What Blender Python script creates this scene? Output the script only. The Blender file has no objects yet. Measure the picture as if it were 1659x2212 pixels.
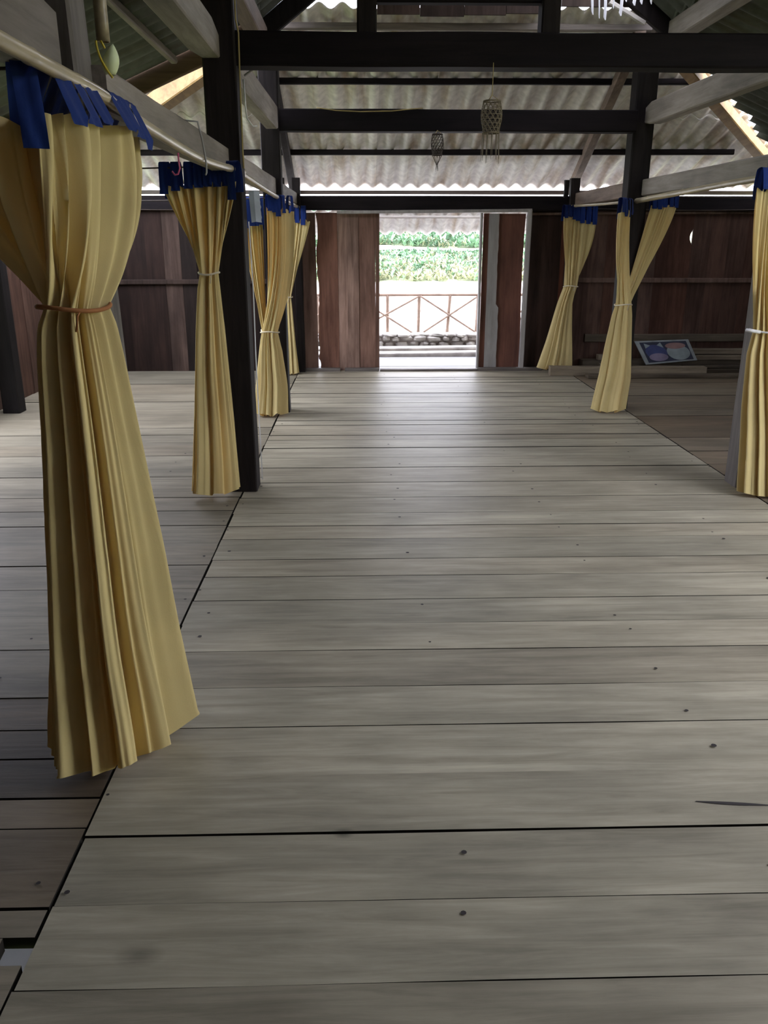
import bpy, bmesh, math, random
from mathutils import Vector, Matrix, noise
random.seed(11)
R = math.radians
scene = bpy.context.scene
COL = scene.collection

# ------------------------------------------------------------------ materials
def new_mat(name):
    m = bpy.data.materials.new(name); m.use_nodes = True
    nt = m.node_tree; nt.nodes.clear()
    out = nt.nodes.new('ShaderNodeOutputMaterial')
    return m, nt, out

def N(nt, t, **kw):
    n = nt.nodes.new(t)
    for k, v in kw.items(): setattr(n, k, v)
    return n

def ramp(nt, stops):
    r = N(nt, 'ShaderNodeValToRGB'); e = r.color_ramp.elements
    while len(e) < len(stops): e.new(0.5)
    for i, (p, c) in enumerate(stops):
        e[i].position = p; e[i].color = (c[0], c[1], c[2], 1)
    return r

def mat_wood(name, dark, light, axis='X', rough=0.7, grain=22.0, spec=0.3, blotch=0.5, spots=(), coat=0.0, other=None):
    """Sawn wood. The 'tint' corner attribute of a board: r = how light the board is, g = its own grain, b = a second kind of wood."""
    m, nt, out = new_mat(name); L = nt.links.new
    tc = N(nt, 'ShaderNodeTexCoord'); at = N(nt, 'ShaderNodeAttribute', attribute_name='tint')
    sep = N(nt, 'ShaderNodeSeparateColor'); L(at.outputs['Color'], sep.inputs[0])
    off = N(nt, 'ShaderNodeVectorMath', operation='SCALE'); off.inputs[0].default_value = (31, 17, 23)
    L(sep.outputs[1], off.inputs['Scale'])
    add = N(nt, 'ShaderNodeVectorMath', operation='ADD'); L(tc.outputs['Object'], add.inputs[0]); L(off.outputs[0], add.inputs[1])
    mp = N(nt, 'ShaderNodeMapping'); s = [grain, grain, grain]; s['XYZ'.index(axis)] = grain * 0.07
    mp.inputs['Scale'].default_value = s; L(add.outputs[0], mp.inputs[0])
    n1 = N(nt, 'ShaderNodeTexNoise'); n1.inputs['Scale'].default_value = 1.0; n1.inputs['Detail'].default_value = 8; n1.inputs['Roughness'].default_value = 0.65
    n1.inputs['Distortion'].default_value = 0.6; L(mp.outputs[0], n1.inputs['Vector'])
    mp2 = N(nt, 'ShaderNodeMapping'); s2 = [3.2] * 3; s2['XYZ'.index(axis)] = 1.1
    mp2.inputs['Scale'].default_value = s2; L(add.outputs[0], mp2.inputs[0])
    n2 = N(nt, 'ShaderNodeTexNoise'); n2.inputs['Scale'].default_value = 1.3; n2.inputs['Detail'].default_value = 6; n2.inputs['Roughness'].default_value = 0.6
    L(mp2.outputs[0], n2.inputs['Vector'])
    r1 = ramp(nt, [(0.28, dark), (0.5, [(a + b) / 2 for a, b in zip(dark, light)]), (0.72, light)]); L(n1.outputs[0], r1.inputs[0])
    r2 = ramp(nt, [(0.3, (1 - blotch,) * 3), (0.65, (1.1,) * 3)]); L(n2.outputs[0], r2.inputs[0])
    mul = N(nt, 'ShaderNodeMix', data_type='RGBA', blend_type='MULTIPLY'); mul.inputs[0].default_value = 1
    base = r1.outputs[0]
    if other:
        mo = N(nt, 'ShaderNodeMix', data_type='RGBA', blend_type='MULTIPLY'); L(sep.outputs[2], mo.inputs[0])
        L(base, mo.inputs[6]); mo.inputs[7].default_value = (*other, 1); base = mo.outputs[2]
    L(base, mul.inputs[6]); L(r2.outputs[0], mul.inputs[7])
    val = N(nt, 'ShaderNodeMath', operation='MULTIPLY'); L(sep.outputs[0], val.inputs[0]); val.inputs[1].default_value = 2.0
    sc = N(nt, 'ShaderNodeVectorMath', operation='SCALE'); L(mul.outputs[2], sc.inputs[0]); L(val.outputs[0], sc.inputs['Scale'])
    col = sc.outputs[0]
    for (px, py, rx, ry, k, ring) in spots:                    # stains with a shape of their own
        sb = N(nt, 'ShaderNodeVectorMath', operation='SUBTRACT'); L(tc.outputs['Object'], sb.inputs[0]); sb.inputs[1].default_value = (px, py, 0)
        dv = N(nt, 'ShaderNodeVectorMath', operation='MULTIPLY'); L(sb.outputs[0], dv.inputs[0]); dv.inputs[1].default_value = (1 / rx, 1 / ry, 0)
        ln = N(nt, 'ShaderNodeVectorMath', operation='LENGTH'); L(dv.outputs[0], ln.inputs[0])
        wob = N(nt, 'ShaderNodeMath', operation='MULTIPLY_ADD'); L(n2.outputs[0], wob.inputs[0]); wob.inputs[1].default_value = 0.9; L(ln.outputs['Value'], wob.inputs[2])
        if ring: rr = ramp(nt, [(0.55, (1,) * 3), (0.66, (k,) * 3), (0.74, (1,) * 3)])
        else: rr = ramp(nt, [(0.35, (k,) * 3), (0.75, (1,) * 3)])
        hv = N(nt, 'ShaderNodeMath', operation='MULTIPLY'); L(wob.outputs[0], hv.inputs[0]); hv.inputs[1].default_value = 0.5
        L(hv.outputs[0], rr.inputs[0])
        mm = N(nt, 'ShaderNodeMix', data_type='RGBA', blend_type='MULTIPLY'); mm.inputs[0].default_value = 1
        L(col, mm.inputs[6]); L(rr.outputs[0], mm.inputs[7]); col = mm.outputs[2]
    b = N(nt, 'ShaderNodeBsdfPrincipled'); L(col, b.inputs['Base Color']); b.inputs['Roughness'].default_value = rough
    b.inputs['Specular IOR Level'].default_value = spec
    bp = N(nt, 'ShaderNodeBump'); bp.inputs['Strength'].default_value = 0.25; bp.inputs['Distance'].default_value = 0.004
    L(n1.outputs[0], bp.inputs['Height']); L(bp.outputs[0], b.inputs['Normal'])
    L(b.outputs[0], out.inputs[0])
    return m

def mat_plain(name, c, rough=0.6, spec=0.4, var=0.25, scale=8.0, metal=0.0, detail=5.0):
    m, nt, out = new_mat(name); L = nt.links.new
    tc = N(nt, 'ShaderNodeTexCoord'); n = N(nt, 'ShaderNodeTexNoise'); n.inputs['Scale'].default_value = scale; n.inputs['Detail'].default_value = detail
    L(tc.outputs['Object'], n.inputs['Vector'])
    r = ramp(nt, [(0.3, [x * (1 - var) for x in c]), (0.7, [min(1, x * (1 + var)) for x in c])]); L(n.outputs[0], r.inputs[0])
    b = N(nt, 'ShaderNodeBsdfPrincipled'); L(r.outputs[0], b.inputs['Base Color']); b.inputs['Roughness'].default_value = rough
    b.inputs['Specular IOR Level'].default_value = spec; b.inputs['Metallic'].default_value = metal
    L(b.outputs[0], out.inputs[0]); return m

def mat_cloth(name, c, trans, k=0.35, weave=260.0, sheen=0.0):
    m, nt, out = new_mat(name); L = nt.links.new
    tc = N(nt, 'ShaderNodeTexCoord')
    n = N(nt, 'ShaderNodeTexNoise'); n.inputs['Scale'].default_value = 3.0; n.inputs['Detail'].default_value = 4; L(tc.outputs['Object'], n.inputs['Vector'])
    r = ramp(nt, [(0.3, [x * 0.88 for x in c]), (0.7, [min(1, x * 1.06) for x in c])]); L(n.outputs[0], r.inputs[0])
    w = N(nt, 'ShaderNodeTexNoise'); w.inputs['Scale'].default_value = weave; w.inputs['Detail'].default_value = 2; L(tc.outputs['Object'], w.inputs['Vector'])
    bp = N(nt, 'ShaderNodeBump'); bp.inputs['Strength'].default_value = 0.12; bp.inputs['Distance'].default_value = 0.002; L(w.outputs[0], bp.inputs['Height'])
    d = N(nt, 'ShaderNodeBsdfPrincipled'); d.inputs['Roughness'].default_value = 0.9; d.inputs['Specular IOR Level'].default_value = 0.1
    d.inputs['Sheen Weight'].default_value = sheen
    L(r.outputs[0], d.inputs['Base Color']); L(bp.outputs[0], d.inputs['Normal'])
    t = N(nt, 'ShaderNodeBsdfTranslucent'); t.inputs[0].default_value = (*trans, 1)
    mx = N(nt, 'ShaderNodeMixShader'); mx.inputs[0].default_value = k
    L(d.outputs[0], mx.inputs[1]); L(t.outputs[0], mx.inputs[2]); L(mx.outputs[0], out.inputs[0]); return m

def mat_bamboo(name, c, rough=0.35):
    m, nt, out = new_mat(name); L = nt.links.new
    tc = N(nt, 'ShaderNodeTexCoord'); mp = N(nt, 'ShaderNodeMapping'); mp.inputs['Scale'].default_value = (30, 3, 30); L(tc.outputs['Object'], mp.inputs[0])
    n = N(nt, 'ShaderNodeTexNoise'); n.inputs['Scale'].default_value = 1.5; n.inputs['Detail'].default_value = 5; L(mp.outputs[0], n.inputs['Vector'])
    r = ramp(nt, [(0.3, [x * 0.6 for x in c]), (0.6, c), (0.8, [min(1, x * 1.2) for x in c])]); L(n.outputs[0], r.inputs[0])
    b = N(nt, 'ShaderNodeBsdfPrincipled'); L(r.outputs[0], b.inputs['Base Color']); b.inputs['Roughness'].default_value = rough
    L(b.outputs[0], out.inputs[0]); return m

def mat_sheet(name, c, axis='Y'):
    """fibre-cement sheet: grey, mottled, with brownish water streaks running down the slope"""
    m, nt, out = new_mat(name); L = nt.links.new
    tc = N(nt, 'ShaderNodeTexCoord'); mp = N(nt, 'ShaderNodeMapping'); s = [9.0, 9.0, 3.0]; s['XY'.index(axis)] = 0.9; mp.inputs['Scale'].default_value = s
    at = N(nt, 'ShaderNodeAttribute', attribute_name='tint'); sep = N(nt, 'ShaderNodeSeparateColor'); L(at.outputs['Color'], sep.inputs[0])
    L(tc.outputs['Object'], mp.inputs[0])
    n = N(nt, 'ShaderNodeTexNoise'); n.inputs['Scale'].default_value = 1.0; n.inputs['Detail'].default_value = 6; L(mp.outputs[0], n.inputs['Vector'])
    n2 = N(nt, 'ShaderNodeTexNoise'); n2.inputs['Scale'].default_value = 14.0; n2.inputs['Detail'].default_value = 6; L(tc.outputs['Object'], n2.inputs['Vector'])
    r = ramp(nt, [(0.3, [c[0] * .62, c[1] * .52, c[2] * .42]), (0.52, c), (0.75, [x * 1.15 for x in c])]); L(n.outputs[0], r.inputs[0])
    r2 = ramp(nt, [(0.3, (.8,) * 3), (0.7, (1.1,) * 3)]); L(n2.outputs[0], r2.inputs[0])
    mul = N(nt, 'ShaderNodeMix', data_type='RGBA', blend_type='MULTIPLY'); mul.inputs[0].default_value = 1; L(r.outputs[0], mul.inputs[6]); L(r2.outputs[0], mul.inputs[7])
    val = N(nt, 'ShaderNodeMath', operation='MULTIPLY'); L(sep.outputs[0], val.inputs[0]); val.inputs[1].default_value = 2.0
    sc = N(nt, 'ShaderNodeVectorMath', operation='SCALE'); L(mul.outputs[2], sc.inputs[0]); L(val.outputs[0], sc.inputs['Scale'])
    b = N(nt, 'ShaderNodeBsdfPrincipled'); L(sc.outputs[0], b.inputs['Base Color']); b.inputs['Roughness'].default_value = 0.85; b.inputs['Specular IOR Level'].default_value = 0.2
    L(b.outputs[0], out.inputs[0]); return m

FLOOR_SPOTS = [(-0.50, 1.421, 0.06, 0.035, 0.6, False), (0.672, 3.389, 0.10, 0.08, 0.85, False),
               (-0.06, 1.80, 0.03, 0.02, 0.5, False), (0.30, 1.62, 0.22, 0.05, 0.85, False),
               (0.95, 1.50, 0.2, 0.06, 0.85, False), (-0.20, 1.30, 0.14, 0.06, 0.85, False)]
M = {}
M['floor'] = mat_wood('floor_planks', (.230, .209, .154), (.41, .374, .283), 'X', rough=0.48, grain=26, blotch=0.32, spots=FLOOR_SPOTS, spec=0.1, other=(.62, .5, .42))
M['soil'] = mat_plain('dark_soil', (.05, .045, .04), 0.95, 0.1, 0.4)
M['plankedge'] = mat_plain('dirty_shaded_plank_edge', (.03, .026, .022), 0.9, 0.1)  # dirt on the board sides, also darkened to put shade in the gaps
M['nail'] = mat_plain('rusty_nail', (.025, .02, .02), 0.8)
WD, WL = (.042, .024, .016), (.115, .072, .05)
M['wallZ'] = mat_wood('wall_planks', (.085, .05, .036), (.20, .132, .102), 'Z', rough=0.75, grain=20, blotch=0.5, spec=0.2, other=(1.1, .62, .45))
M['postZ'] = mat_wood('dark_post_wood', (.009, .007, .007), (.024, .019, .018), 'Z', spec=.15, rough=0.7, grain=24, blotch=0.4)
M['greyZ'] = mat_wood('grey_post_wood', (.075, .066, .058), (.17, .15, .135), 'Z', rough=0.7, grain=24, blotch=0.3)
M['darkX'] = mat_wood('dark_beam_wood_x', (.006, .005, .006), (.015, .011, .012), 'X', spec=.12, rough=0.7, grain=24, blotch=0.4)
M['greyY'] = mat_wood('grey_beam_wood_y', (.18, .155, .128), (.36, .315, .27), 'Y', rough=0.65, grain=24, blotch=0.35)
M['greyX'] = mat_wood('grey_beam_wood_x', (.10, .085, .075), (.22, .19, .165), 'X', rough=0.7, grain=24, blotch=0.35)
M['brownY'] = mat_wood('brown_rafter_wood', (.10, .07, .05), (.22, .165, .125), 'Y', rough=0.7, grain=24, blotch=0.35)
M['brownX'] = mat_wood('brown_board_wood', (.07, .04, .022), (.14, .085, .05), 'X', rough=0.7, grain=20, blotch=0.35)
M['orangeY'] = mat_wood('orange_timber', (.26, .15, .055), (.46, .30, .12), 'Y', rough=0.6, grain=18, blotch=0.3)
M['lumberX'] = mat_wood('stacked_lumber_wood', (.09, .07, .045), (.20, .165, .115), 'X', rough=0.8, grain=22, blotch=0.45, other=(.6, .55, .5))
M['paleX'] = mat_wood('pale_weathered_wood', (.30, .27, .24), (.48, .45, .41), 'X', rough=0.7, grain=22, blotch=0.25)
M['jamb'] = mat_wood('pale_grey_door_frame', (.26, .24, .225), (.42, .40, .38), 'Z', rough=0.6, grain=22, blotch=0.25)
M['leafgrey'] = mat_wood('grey_door_board', (.24, .225, .21), (.36, .345, .33), 'Z', rough=0.7, grain=18, blotch=0.3)
M['leafred'] = mat_wood('red_brown_door_board', (.10, .038, .025), (.19, .08, .052), 'Z', rough=0.65, grain=18, blotch=0.4)
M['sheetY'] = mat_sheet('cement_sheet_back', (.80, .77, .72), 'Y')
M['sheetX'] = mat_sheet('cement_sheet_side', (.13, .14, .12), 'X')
M['yellow'] = mat_cloth('yellow_cotton', (.68, .565, .27), (.60, .28, .04), 0.20)
M['blue'] = mat_cloth('navy_blue_cotton', (.014, .034, .165), (.01, .02, .10), 0.12, sheen=0.1)
M['cord'] = mat_plain('pale_cord', (.62, .55, .40), 0.8)
M['rustcord'] = mat_plain('rust_brown_cord', (.30, .12, .04), 0.8)
M['greystring'] = mat_plain('grey_string', (.36, .36, .36), 0.8)
M['white'] = mat_plain('white_plastic', (.85, .85, .86), 0.4, var=0.06)
M['streamer'] = mat_cloth('white_streamer_film', (.8, .8, .82), (.85, .85, .9), 0.5, weave=20)
M['whitecord'] = mat_plain('white_cord', (.72, .72, .72), 0.6)
M['bamboo'] = mat_bamboo('bamboo_pole', (.45, .38, .25), 0.28)
M['bambooZ'] = mat_bamboo('bamboo_tube', (.30, .25, .15), 0.4)
M['bambooout'] = mat_plain('dry_bamboo', (.36, .26, .20), 0.6)
M['wicker'] = mat_plain('woven_bamboo', (.17, .14, .09), 0.6)
M['wickerdark'] = mat_plain('dark_rattan', (.05, .035, .025), 0.6)
M['yellowplastic'] = mat_plain('yellow_strap', (.70, .55, .06), 0.4)
M['palegreen'] = mat_plain('pale_green_plastic', (.62, .70, .42), 0.4, var=0.1)
M['pink'] = mat_plain('pink_plastic', (.65, .12, .25), 0.4)
M['cable'] = mat_plain('ochre_cable', (.35, .27, .10), 0.5)
M['greyplastic'] = mat_plain('grey_plastic_sheet', (.48, .53, .60), 0.5, var=0.12)
M['stone'] = mat_plain('river_stone', (.34, .32, .29), 0.85, var=0.4, scale=5)
M['mortar'] = mat_plain('wall_mortar', (.30, .27, .25), 0.95, var=0.3)
M['veranda'] = mat_wood('veranda_planks', (.24, .24, .25), (.34, .34, .36), 'X', rough=0.6, grain=20, blotch=0.2)
M['terrace'] = mat_plain('pale_dry_soil', (.42, .395, .36), 0.95, 0.1, 0.15, 1.5)
M['grass'] = mat_plain('green_ground', (.18, .25, .075), 0.95, 0.1, 0.4, 2.0)
M['bankbounce'] = mat_plain('bank_bounce_green', (.42, .42, .19), 0.95, 0.1, 0.3, 2.0)  # bank colour picked to bounce yellow-green daylight indoors
M['hill'] = mat_plain('hill_soil', (.34, .38, .24), 0.95, 0.1, 0.4, 1.0)
M['leaf'] = mat_plain('shrub_leaf', (.19, .32, .19), 0.6, 0.3, 0.5, 0.7)
M['leaf2'] = mat_plain('dry_grass_leaf', (.36, .37, .23), 0.7, 0.3, 0.4, 0.7)
M['picnavy'] = mat_plain('picture_navy', (.010, .013, .03), 0.5)
M['picblue'] = mat_plain('picture_blue', (.022, .032, .10), 0.5)
M['piclilac'] = mat_plain('picture_lilac', (.13, .11, .16), 0.5)
M['picwhite'] = mat_plain('picture_pale_green_white', (.16, .19, .19), 0.5)
M['picpink'] = mat_plain('picture_pink', (.17, .10, .09), 0.5)
M['picedge'] = mat_plain('picture_white_border', (.19, .21, .205), 0.5)

# ------------------------------------------------------------------ mesh helpers
class MB:
    """collects pieces, builds ONE mesh object"""
    def __init__(s): s.v = []; s.f = []; s.t = []; s.m = []; s.tint = (.5, .0, .0); s.mi = 0
    def face(s, idx): s.f.append(idx); s.t.append(s.tint); s.m.append(s.mi)
    def rnd(s, lo=.42, hi=.58, b=0.0): s.tint = (random.uniform(lo, hi), random.random(), b); return s
    def box(s, lo, hi):
        b = len(s.v); x0, y0, z0 = lo; x1, y1, z1 = hi
        s.v += [(x0, y0, z0), (x1, y0, z0), (x1, y1, z0), (x0, y1, z0), (x0, y0, z1), (x1, y0, z1), (x1, y1, z1), (x0, y1, z1)]
        for q in ((0, 3, 2, 1), (4, 5, 6, 7), (0, 1, 5, 4), (1, 2, 6, 5), (2, 3, 7, 6), (3, 0, 4, 7)): s.face(tuple(b + i for i in q))
        return s
    def loft(s, rings, cap=True, closed=True):
        b = len(s.v); n = len(rings[0])
        for r in rings: s.v += [tuple(p) for p in r]
        for i in range(len(rings) - 1):
            for j in range(n if closed else n - 1):
                k = (j + 1) % n
                s.face((b + i * n + j, b + i * n + k, b + (i + 1) * n + k, b + (i + 1) * n + j))
        if cap and closed:
            s.face(tuple(b + j for j in range(n - 1, -1, -1)))
            s.face(tuple(b + (len(rings) - 1) * n + j for j in range(n)))
        return s
    def timber(s, p0, p1, w, h, seg=10, wob=0.003, ch=0.008, up=(0, 0, 1), seed=0.0, taper=None):
        """hand-sawn timber: chamfered rectangle, w across and h along 'up', slightly uneven"""
        p0, p1 = Vector(p0), Vector(p1); d = (p1 - p0).normalized(); u = Vector(up); side = d.cross(u)
        if side.length < 1e-4: side = d.cross(Vector((0, 1, 0)))
        side.normalize(); u = side.cross(d).normalized()
        rings = []
        for i in range(seg + 1):
            t = i / seg; c = p0.lerp(p1, t); ww, hh = w / 2, h / 2
            if taper: k = taper(t); ww *= k; hh *= k
            q = [(-ww + ch, -hh), (ww - ch, -hh), (ww, -hh + ch), (ww, hh - ch), (ww - ch, hh), (-ww + ch, hh), (-ww, hh - ch), (-ww, -hh + ch)]
            r = []
            for k, (a, b2) in enumerate(q):
                nz = noise.noise_vector(Vector((t * 5 + seed, (k // 2) * 3.1, seed * 1.7))) * wob
                r.append(c + side * (a + nz.x) + u * (b2 + nz.y))
            rings.append(r)
        return s.loft(rings)
    def tube(s, pts, r, n=8, cap=True, closed=False):
        pts = [Vector(p) for p in pts]; rings = []; prev = None
        for i, p in enumerate(pts):
            if closed: d = (pts[(i + 1) % len(pts)] - pts[i - 1])
            else: d = pts[min(i + 1, len(pts) - 1)] - pts[max(i - 1, 0)]
            d.normalize()
            if prev is None:
                a = d.orthogonal().normalized()
            else:
                a = (prev - d * prev.dot(d)).normalized()
            prev = a; b = d.cross(a); rr = r[i] if isinstance(r, (list, tuple)) else r
            rings.append([p + a * math.cos(2 * math.pi * k / n) * rr + b * math.sin(2 * math.pi * k / n) * rr for k in range(n)])
        if closed: rings.append(rings[0])
        return s.loft(rings, cap=cap and not closed)
    def disc(s, c, r, n=8, nz=(0, 0, 1)):
        b = len(s.v); nz = Vector(nz).normalized(); a = nz.orthogonal(); q = nz.cross(a)
        s.v += [tuple(Vector(c) + a * math.cos(2 * math.pi * k / n) * r + q * math.sin(2 * math.pi * k / n) * r) for k in range(n)]
        s.face(tuple(b + k for k in range(n))); return s
    def build(s, name, mats, parent=None, smooth=False, loc=None):
        me = bpy.data.meshes.new(name); off = Vector(loc) if loc is not None else Vector((0, 0, 0))
        me.from_pydata([tuple(Vector(v) - off) for v in s.v], [], s.f)
        a = me.color_attributes.new('tint', 'FLOAT_COLOR', 'CORNER'); li = 0
        flat = []
        for p, t in zip(me.polygons, s.t):
            for _ in p.vertices: flat += [t[0], t[1], t[2], 1.0]
        a.data.foreach_set('color', flat)
        for m in (mats if isinstance(mats, (list, tuple)) else [mats]): me.materials.append(m)
        me.polygons.foreach_set('material_index', s.m)
        if smooth: me.polygons.foreach_set('use_smooth', [True] * len(me.polygons))
        me.update()
        o = bpy.data.objects.new(name, me); COL.objects.link(o)
        if loc is not None: o.location = loc
        if parent is not None:
            o.parent = parent; o.location = (off if loc is not None else Vector((0, 0, 0))) - parent.location
        return o

def tag(o, label=None, cat=None, group=None, kind=None):
    if label: o['label'] = label
    if cat: o['category'] = cat
    if group: o['group'] = group
    if kind: o['kind'] = kind
    return o

def empty(name, loc):
    o = bpy.data.objects.new(name, None); COL.objects.link(o); o.location = loc; o.empty_display_size = 0.1
    return o

def timber_obj(name, mat, p0, p1, w, h, label, cat, group=None, kind=None, up=(0, 0, 1), seg=12, wob=0.003, lo=.42, hi=.58, ch=.008, taper=None):
    mb = MB().rnd(lo, hi); mb.timber(p0, p1, w, h, seg, wob, ch, up, random.random() * 50, taper)
    return tag(mb.build(name, mat), label, cat, group, kind)

# ------------------------------------------------------------------ layout (metres; x right, y into the room, z up)
XL, XR = -0.745, 2.385           # the two rows of posts / edges of the aisle floor
WXL, WXR = -3.30, 5.00           # side walls
YB = 9.75                        # back wall
YF = -2.6                        # front wall behind the viewer

# ------------------------------------------------------------------ floor
mb = MB()
def plank(mb, x0, x1, y0, y1, edge=2, gap=0.005):
    """a floor board along x with slightly wavy long edges and a thin rounded edge"""
    n = max(6, int((x1 - x0) / 0.25)); sd = random.random() * 90; zo = random.uniform(-.002, .002); tilt = random.uniform(-.0015, .0015)
    rings = []
    for i in range(n + 1):
        t = i / n; x = x0 + (x1 - x0) * t
        a = y0 + gap / 2 + noise.noise(Vector((x * 1.3, sd, 0))) * .004; b = y1 - gap / 2 + noise.noise(Vector((x * 1.3, sd, 7))) * .004
        z = zo + tilt * (t - .5)
        rings.append([(x, a, -.034), (x, b, -.034), (x, b, z), (x, a, z)])
    base = len(mb.v); keepmi = mb.mi
    for r in rings: mb.v += r
    for i in range(n):
        for j in range(4):
            k = (j + 1) % 4; mb.mi = keepmi if j == 2 or edge is None else edge
            mb.face((base + i * 4 + j, base + i * 4 + k, base + (i + 1) * 4 + k, base + (i + 1) * 4 + j))
    mb.face((base + 3, base + 2, base + 1, base)); e = base + n * 4; mb.face((e, e + 1, e + 2, e + 3)); mb.mi = keepmi
aisle = [-2.6, -2.2, -1.75, -1.3, -.9, -.5, -.1, .3, .62, .95, 1.337, 1.567, 1.805, 2.053, 2.307, 2.553, 2.82, 3.05, 3.286, 3.549, 3.765, 4.045, 4.249, 4.464, 4.754, 5.08, 5.437, 5.71,
         5.996, 6.25, 6.404, 6.776, 6.95, 7.251, 7.524, 7.75, 8.031, 8.25, 8.442, 8.866, 9.05, 9.202, 9.53, 9.75]
wide = {1.567: .013, 2.307: .009, 1.805: .008, 3.05: .010, 3.549: .009, 3.286: .008, 5.08: .013, 5.437: .017, 5.71: .018, 5.996: .02, 6.404: .024, 6.776: .022, 7.251: .034, 7.524: .02, 8.031: .026, 8.442: .02, 8.866: .03, 9.202: .02, 4.754: .012}
thin = {2.053: .002, 1.337: .004, 3.765: .003, 4.249: .003, 4.464: .003}
for a, b in zip(aisle, aisle[1:]):
    mb.rnd(.44, .56, max(0, random.uniform(-.25, .22)))
    e = random.uniform(-.006, .006)
    plank(mb, XL + .003 + e * .5, XR - .006, a, b, gap=thin.get(a, wide.get(a, .006)) * (.55 if a < 3.1 else .85))
left = [-2.6, -2.2, -1.8, -1.35, -.95, -.5, -.1, .3, .7, 1.05, 1.564, 1.84, 1.967, 2.153, 2.31, 2.504, 2.85, 3.149, 3.42, 3.70, 3.954, 4.275, 4.53, 4.786, 4.98, 5.24, 5.498, 5.788, 6.094, 6.447, 6.698, 7.062, 7.466, 7.844, 8.286, 8.835, 9.2, 9.75]
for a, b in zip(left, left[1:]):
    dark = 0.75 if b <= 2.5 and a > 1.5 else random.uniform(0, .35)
    mb.rnd(.28, .42, dark) if not 1.9 < a < 2.4 else mb.rnd(.16, .22, .9)  # darker wood by the near curtain, with its hem shadow put into the tint
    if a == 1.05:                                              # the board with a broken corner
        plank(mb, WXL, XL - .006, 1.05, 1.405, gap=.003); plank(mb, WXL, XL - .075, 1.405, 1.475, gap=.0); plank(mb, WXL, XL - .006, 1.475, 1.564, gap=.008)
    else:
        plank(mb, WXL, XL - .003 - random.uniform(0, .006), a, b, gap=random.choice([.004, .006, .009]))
right = [-2.6, -2.1, -1.7, -1.2, -.7, -.2, .3, .8, 1.3, 1.7, 2.1, 2.6, 3.0, 3.4, 3.8, 4.2, 4.6, 4.95, 5.2, 5.475, 5.836, 6.259, 6.676, 7.083, 7.35, 7.628, 8.05, 8.47, 8.811, 9.2, 9.75]
for a, b in zip(right, right[1:]):
    mb.rnd(.30, .46, random.uniform(.45, .95))
    plank(mb, XR + .006, WXR, a, b, gap=random.choice([.005, .008, .012]))
mb.mi = 1; mb.tint = (.5, 0, 0)
for a, b in zip(aisle, aisle[1:]):                             # nail heads along the joists
    if a < 1: continue
    for x in (XL + .05, .22, 1.05, 1.9, XR - .06):
        if random.random() < .7: mb.disc((x + random.uniform(-.05, .05), a + random.uniform(.04, max(.05, b - a - .04)), .0035), random.uniform(.0035, .0065))
for a, b in zip(left, left[1:]):
    if 1 < a < 6:
        for x in (XL - .05, -1.3):
            if random.random() < .7: mb.disc((x + random.uniform(-.02, .02), a + random.uniform(.03, max(.04, b - a - .03)), .0035), random.uniform(.004, .007))
b0 = len(mb.v)                                                 # a long splinter gouged out of a board
for i in range(9):
    t = i / 8; w = .007 * math.sin(math.pi * min(1, t * 1.2 + .05)) + .0008
    mb.v += [(0.92 + .26 * t, 1.903 - .028 * t - w, .0035), (0.92 + .26 * t, 1.903 - .028 * t + w * .6, .0035)]
for i in range(8): mb.face((b0 + 2 * i, b0 + 2 * i + 2, b0 + 2 * i + 3, b0 + 2 * i + 1))
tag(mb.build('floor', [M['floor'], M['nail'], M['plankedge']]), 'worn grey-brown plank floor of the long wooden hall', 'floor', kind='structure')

# ------------------------------------------------------------------ walls
def vplank(mb, x0, x1, z0, z1, y, thick=.022, e0=None, e1=None, along='X', n=14):
    """an upright wall board between x0 and x1; e0/e1 give the wander of its edges"""
    sd = random.random() * 70; rings = []; yo = random.uniform(-.005, .005)
    for i in range(n + 1):
        z = z0 + (z1 - z0) * i / n
        a = x0 + .001 + (e0(z) if e0 else noise.noise(Vector((z * 1.5, sd, 0))) * .002); b = x1 - .001 + (e1(z) if e1 else noise.noise(Vector((z * 1.5, sd, 5))) * .002)
        r = [(a, y + yo, z), (b, y + yo, z), (b, y + yo + thick, z), (a, y + yo + thick, z)]
        if along == 'Y': r = [(p[1], p[0], p[2]) for p in r]
        rings.append(r)
    mb.loft(rings)
def slit(z0, z1, w): return lambda z: -w * max(0.0, math.sin(math.pi * (z - z0) / (z1 - z0))) ** .6 if z0 < z < z1 else 0.0
def slits(*L): return lambda z: sum(s(z) for s in L)
mb = MB()
x = WXL
while x < -.80:                                                # left bay: dark boards, one paler
    w = random.uniform(.16, .27); x1 = min(x + w, -.76)
    if -2.34 < x < -2.1: mb.rnd(.22, .26)
    else: mb.rnd(.045, .085, random.uniform(.1, .6))
    vplank(mb, x, x1 + .006, -.02, 1.79, YB + random.choice([0, .012])); x = x1
mb.rnd(.40, .44, .3); vplank(mb, -.76, -.69, -.02, 1.76, YB + .012, e1=slit(1.0, 1.35, .012))
mb.rnd(.58, .62, .15); vplank(mb, -.69, -.515, -.02, 1.745, YB, e1=lambda z: 0.0)
S = slits(slit(1.38, 1.73, .02), slit(1.12, 1.2, .008), slit(.72, 1.10, .021), slit(.58, .8, .012), slit(.40, .62, .01), slit(.16, .36, .016), slit(.0, .135, .024))
mb.rnd(.56, .60, .55); vplank(mb, -.513, -.27, -.02, 1.745, YB, e0=lambda z: -S(z), n=90)
mb.rnd(.98, 1.0, .0); vplank(mb, -.272, -.160, -.02, 1.745, YB + .006)
mb.rnd(.88, .92, .0); vplank(mb, -.166, -.034, -.02, 1.745, YB)
mb.rnd(.66, .70, .25); vplank(mb, -.04, .156, -.02, 1.745, YB + .008)
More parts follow.
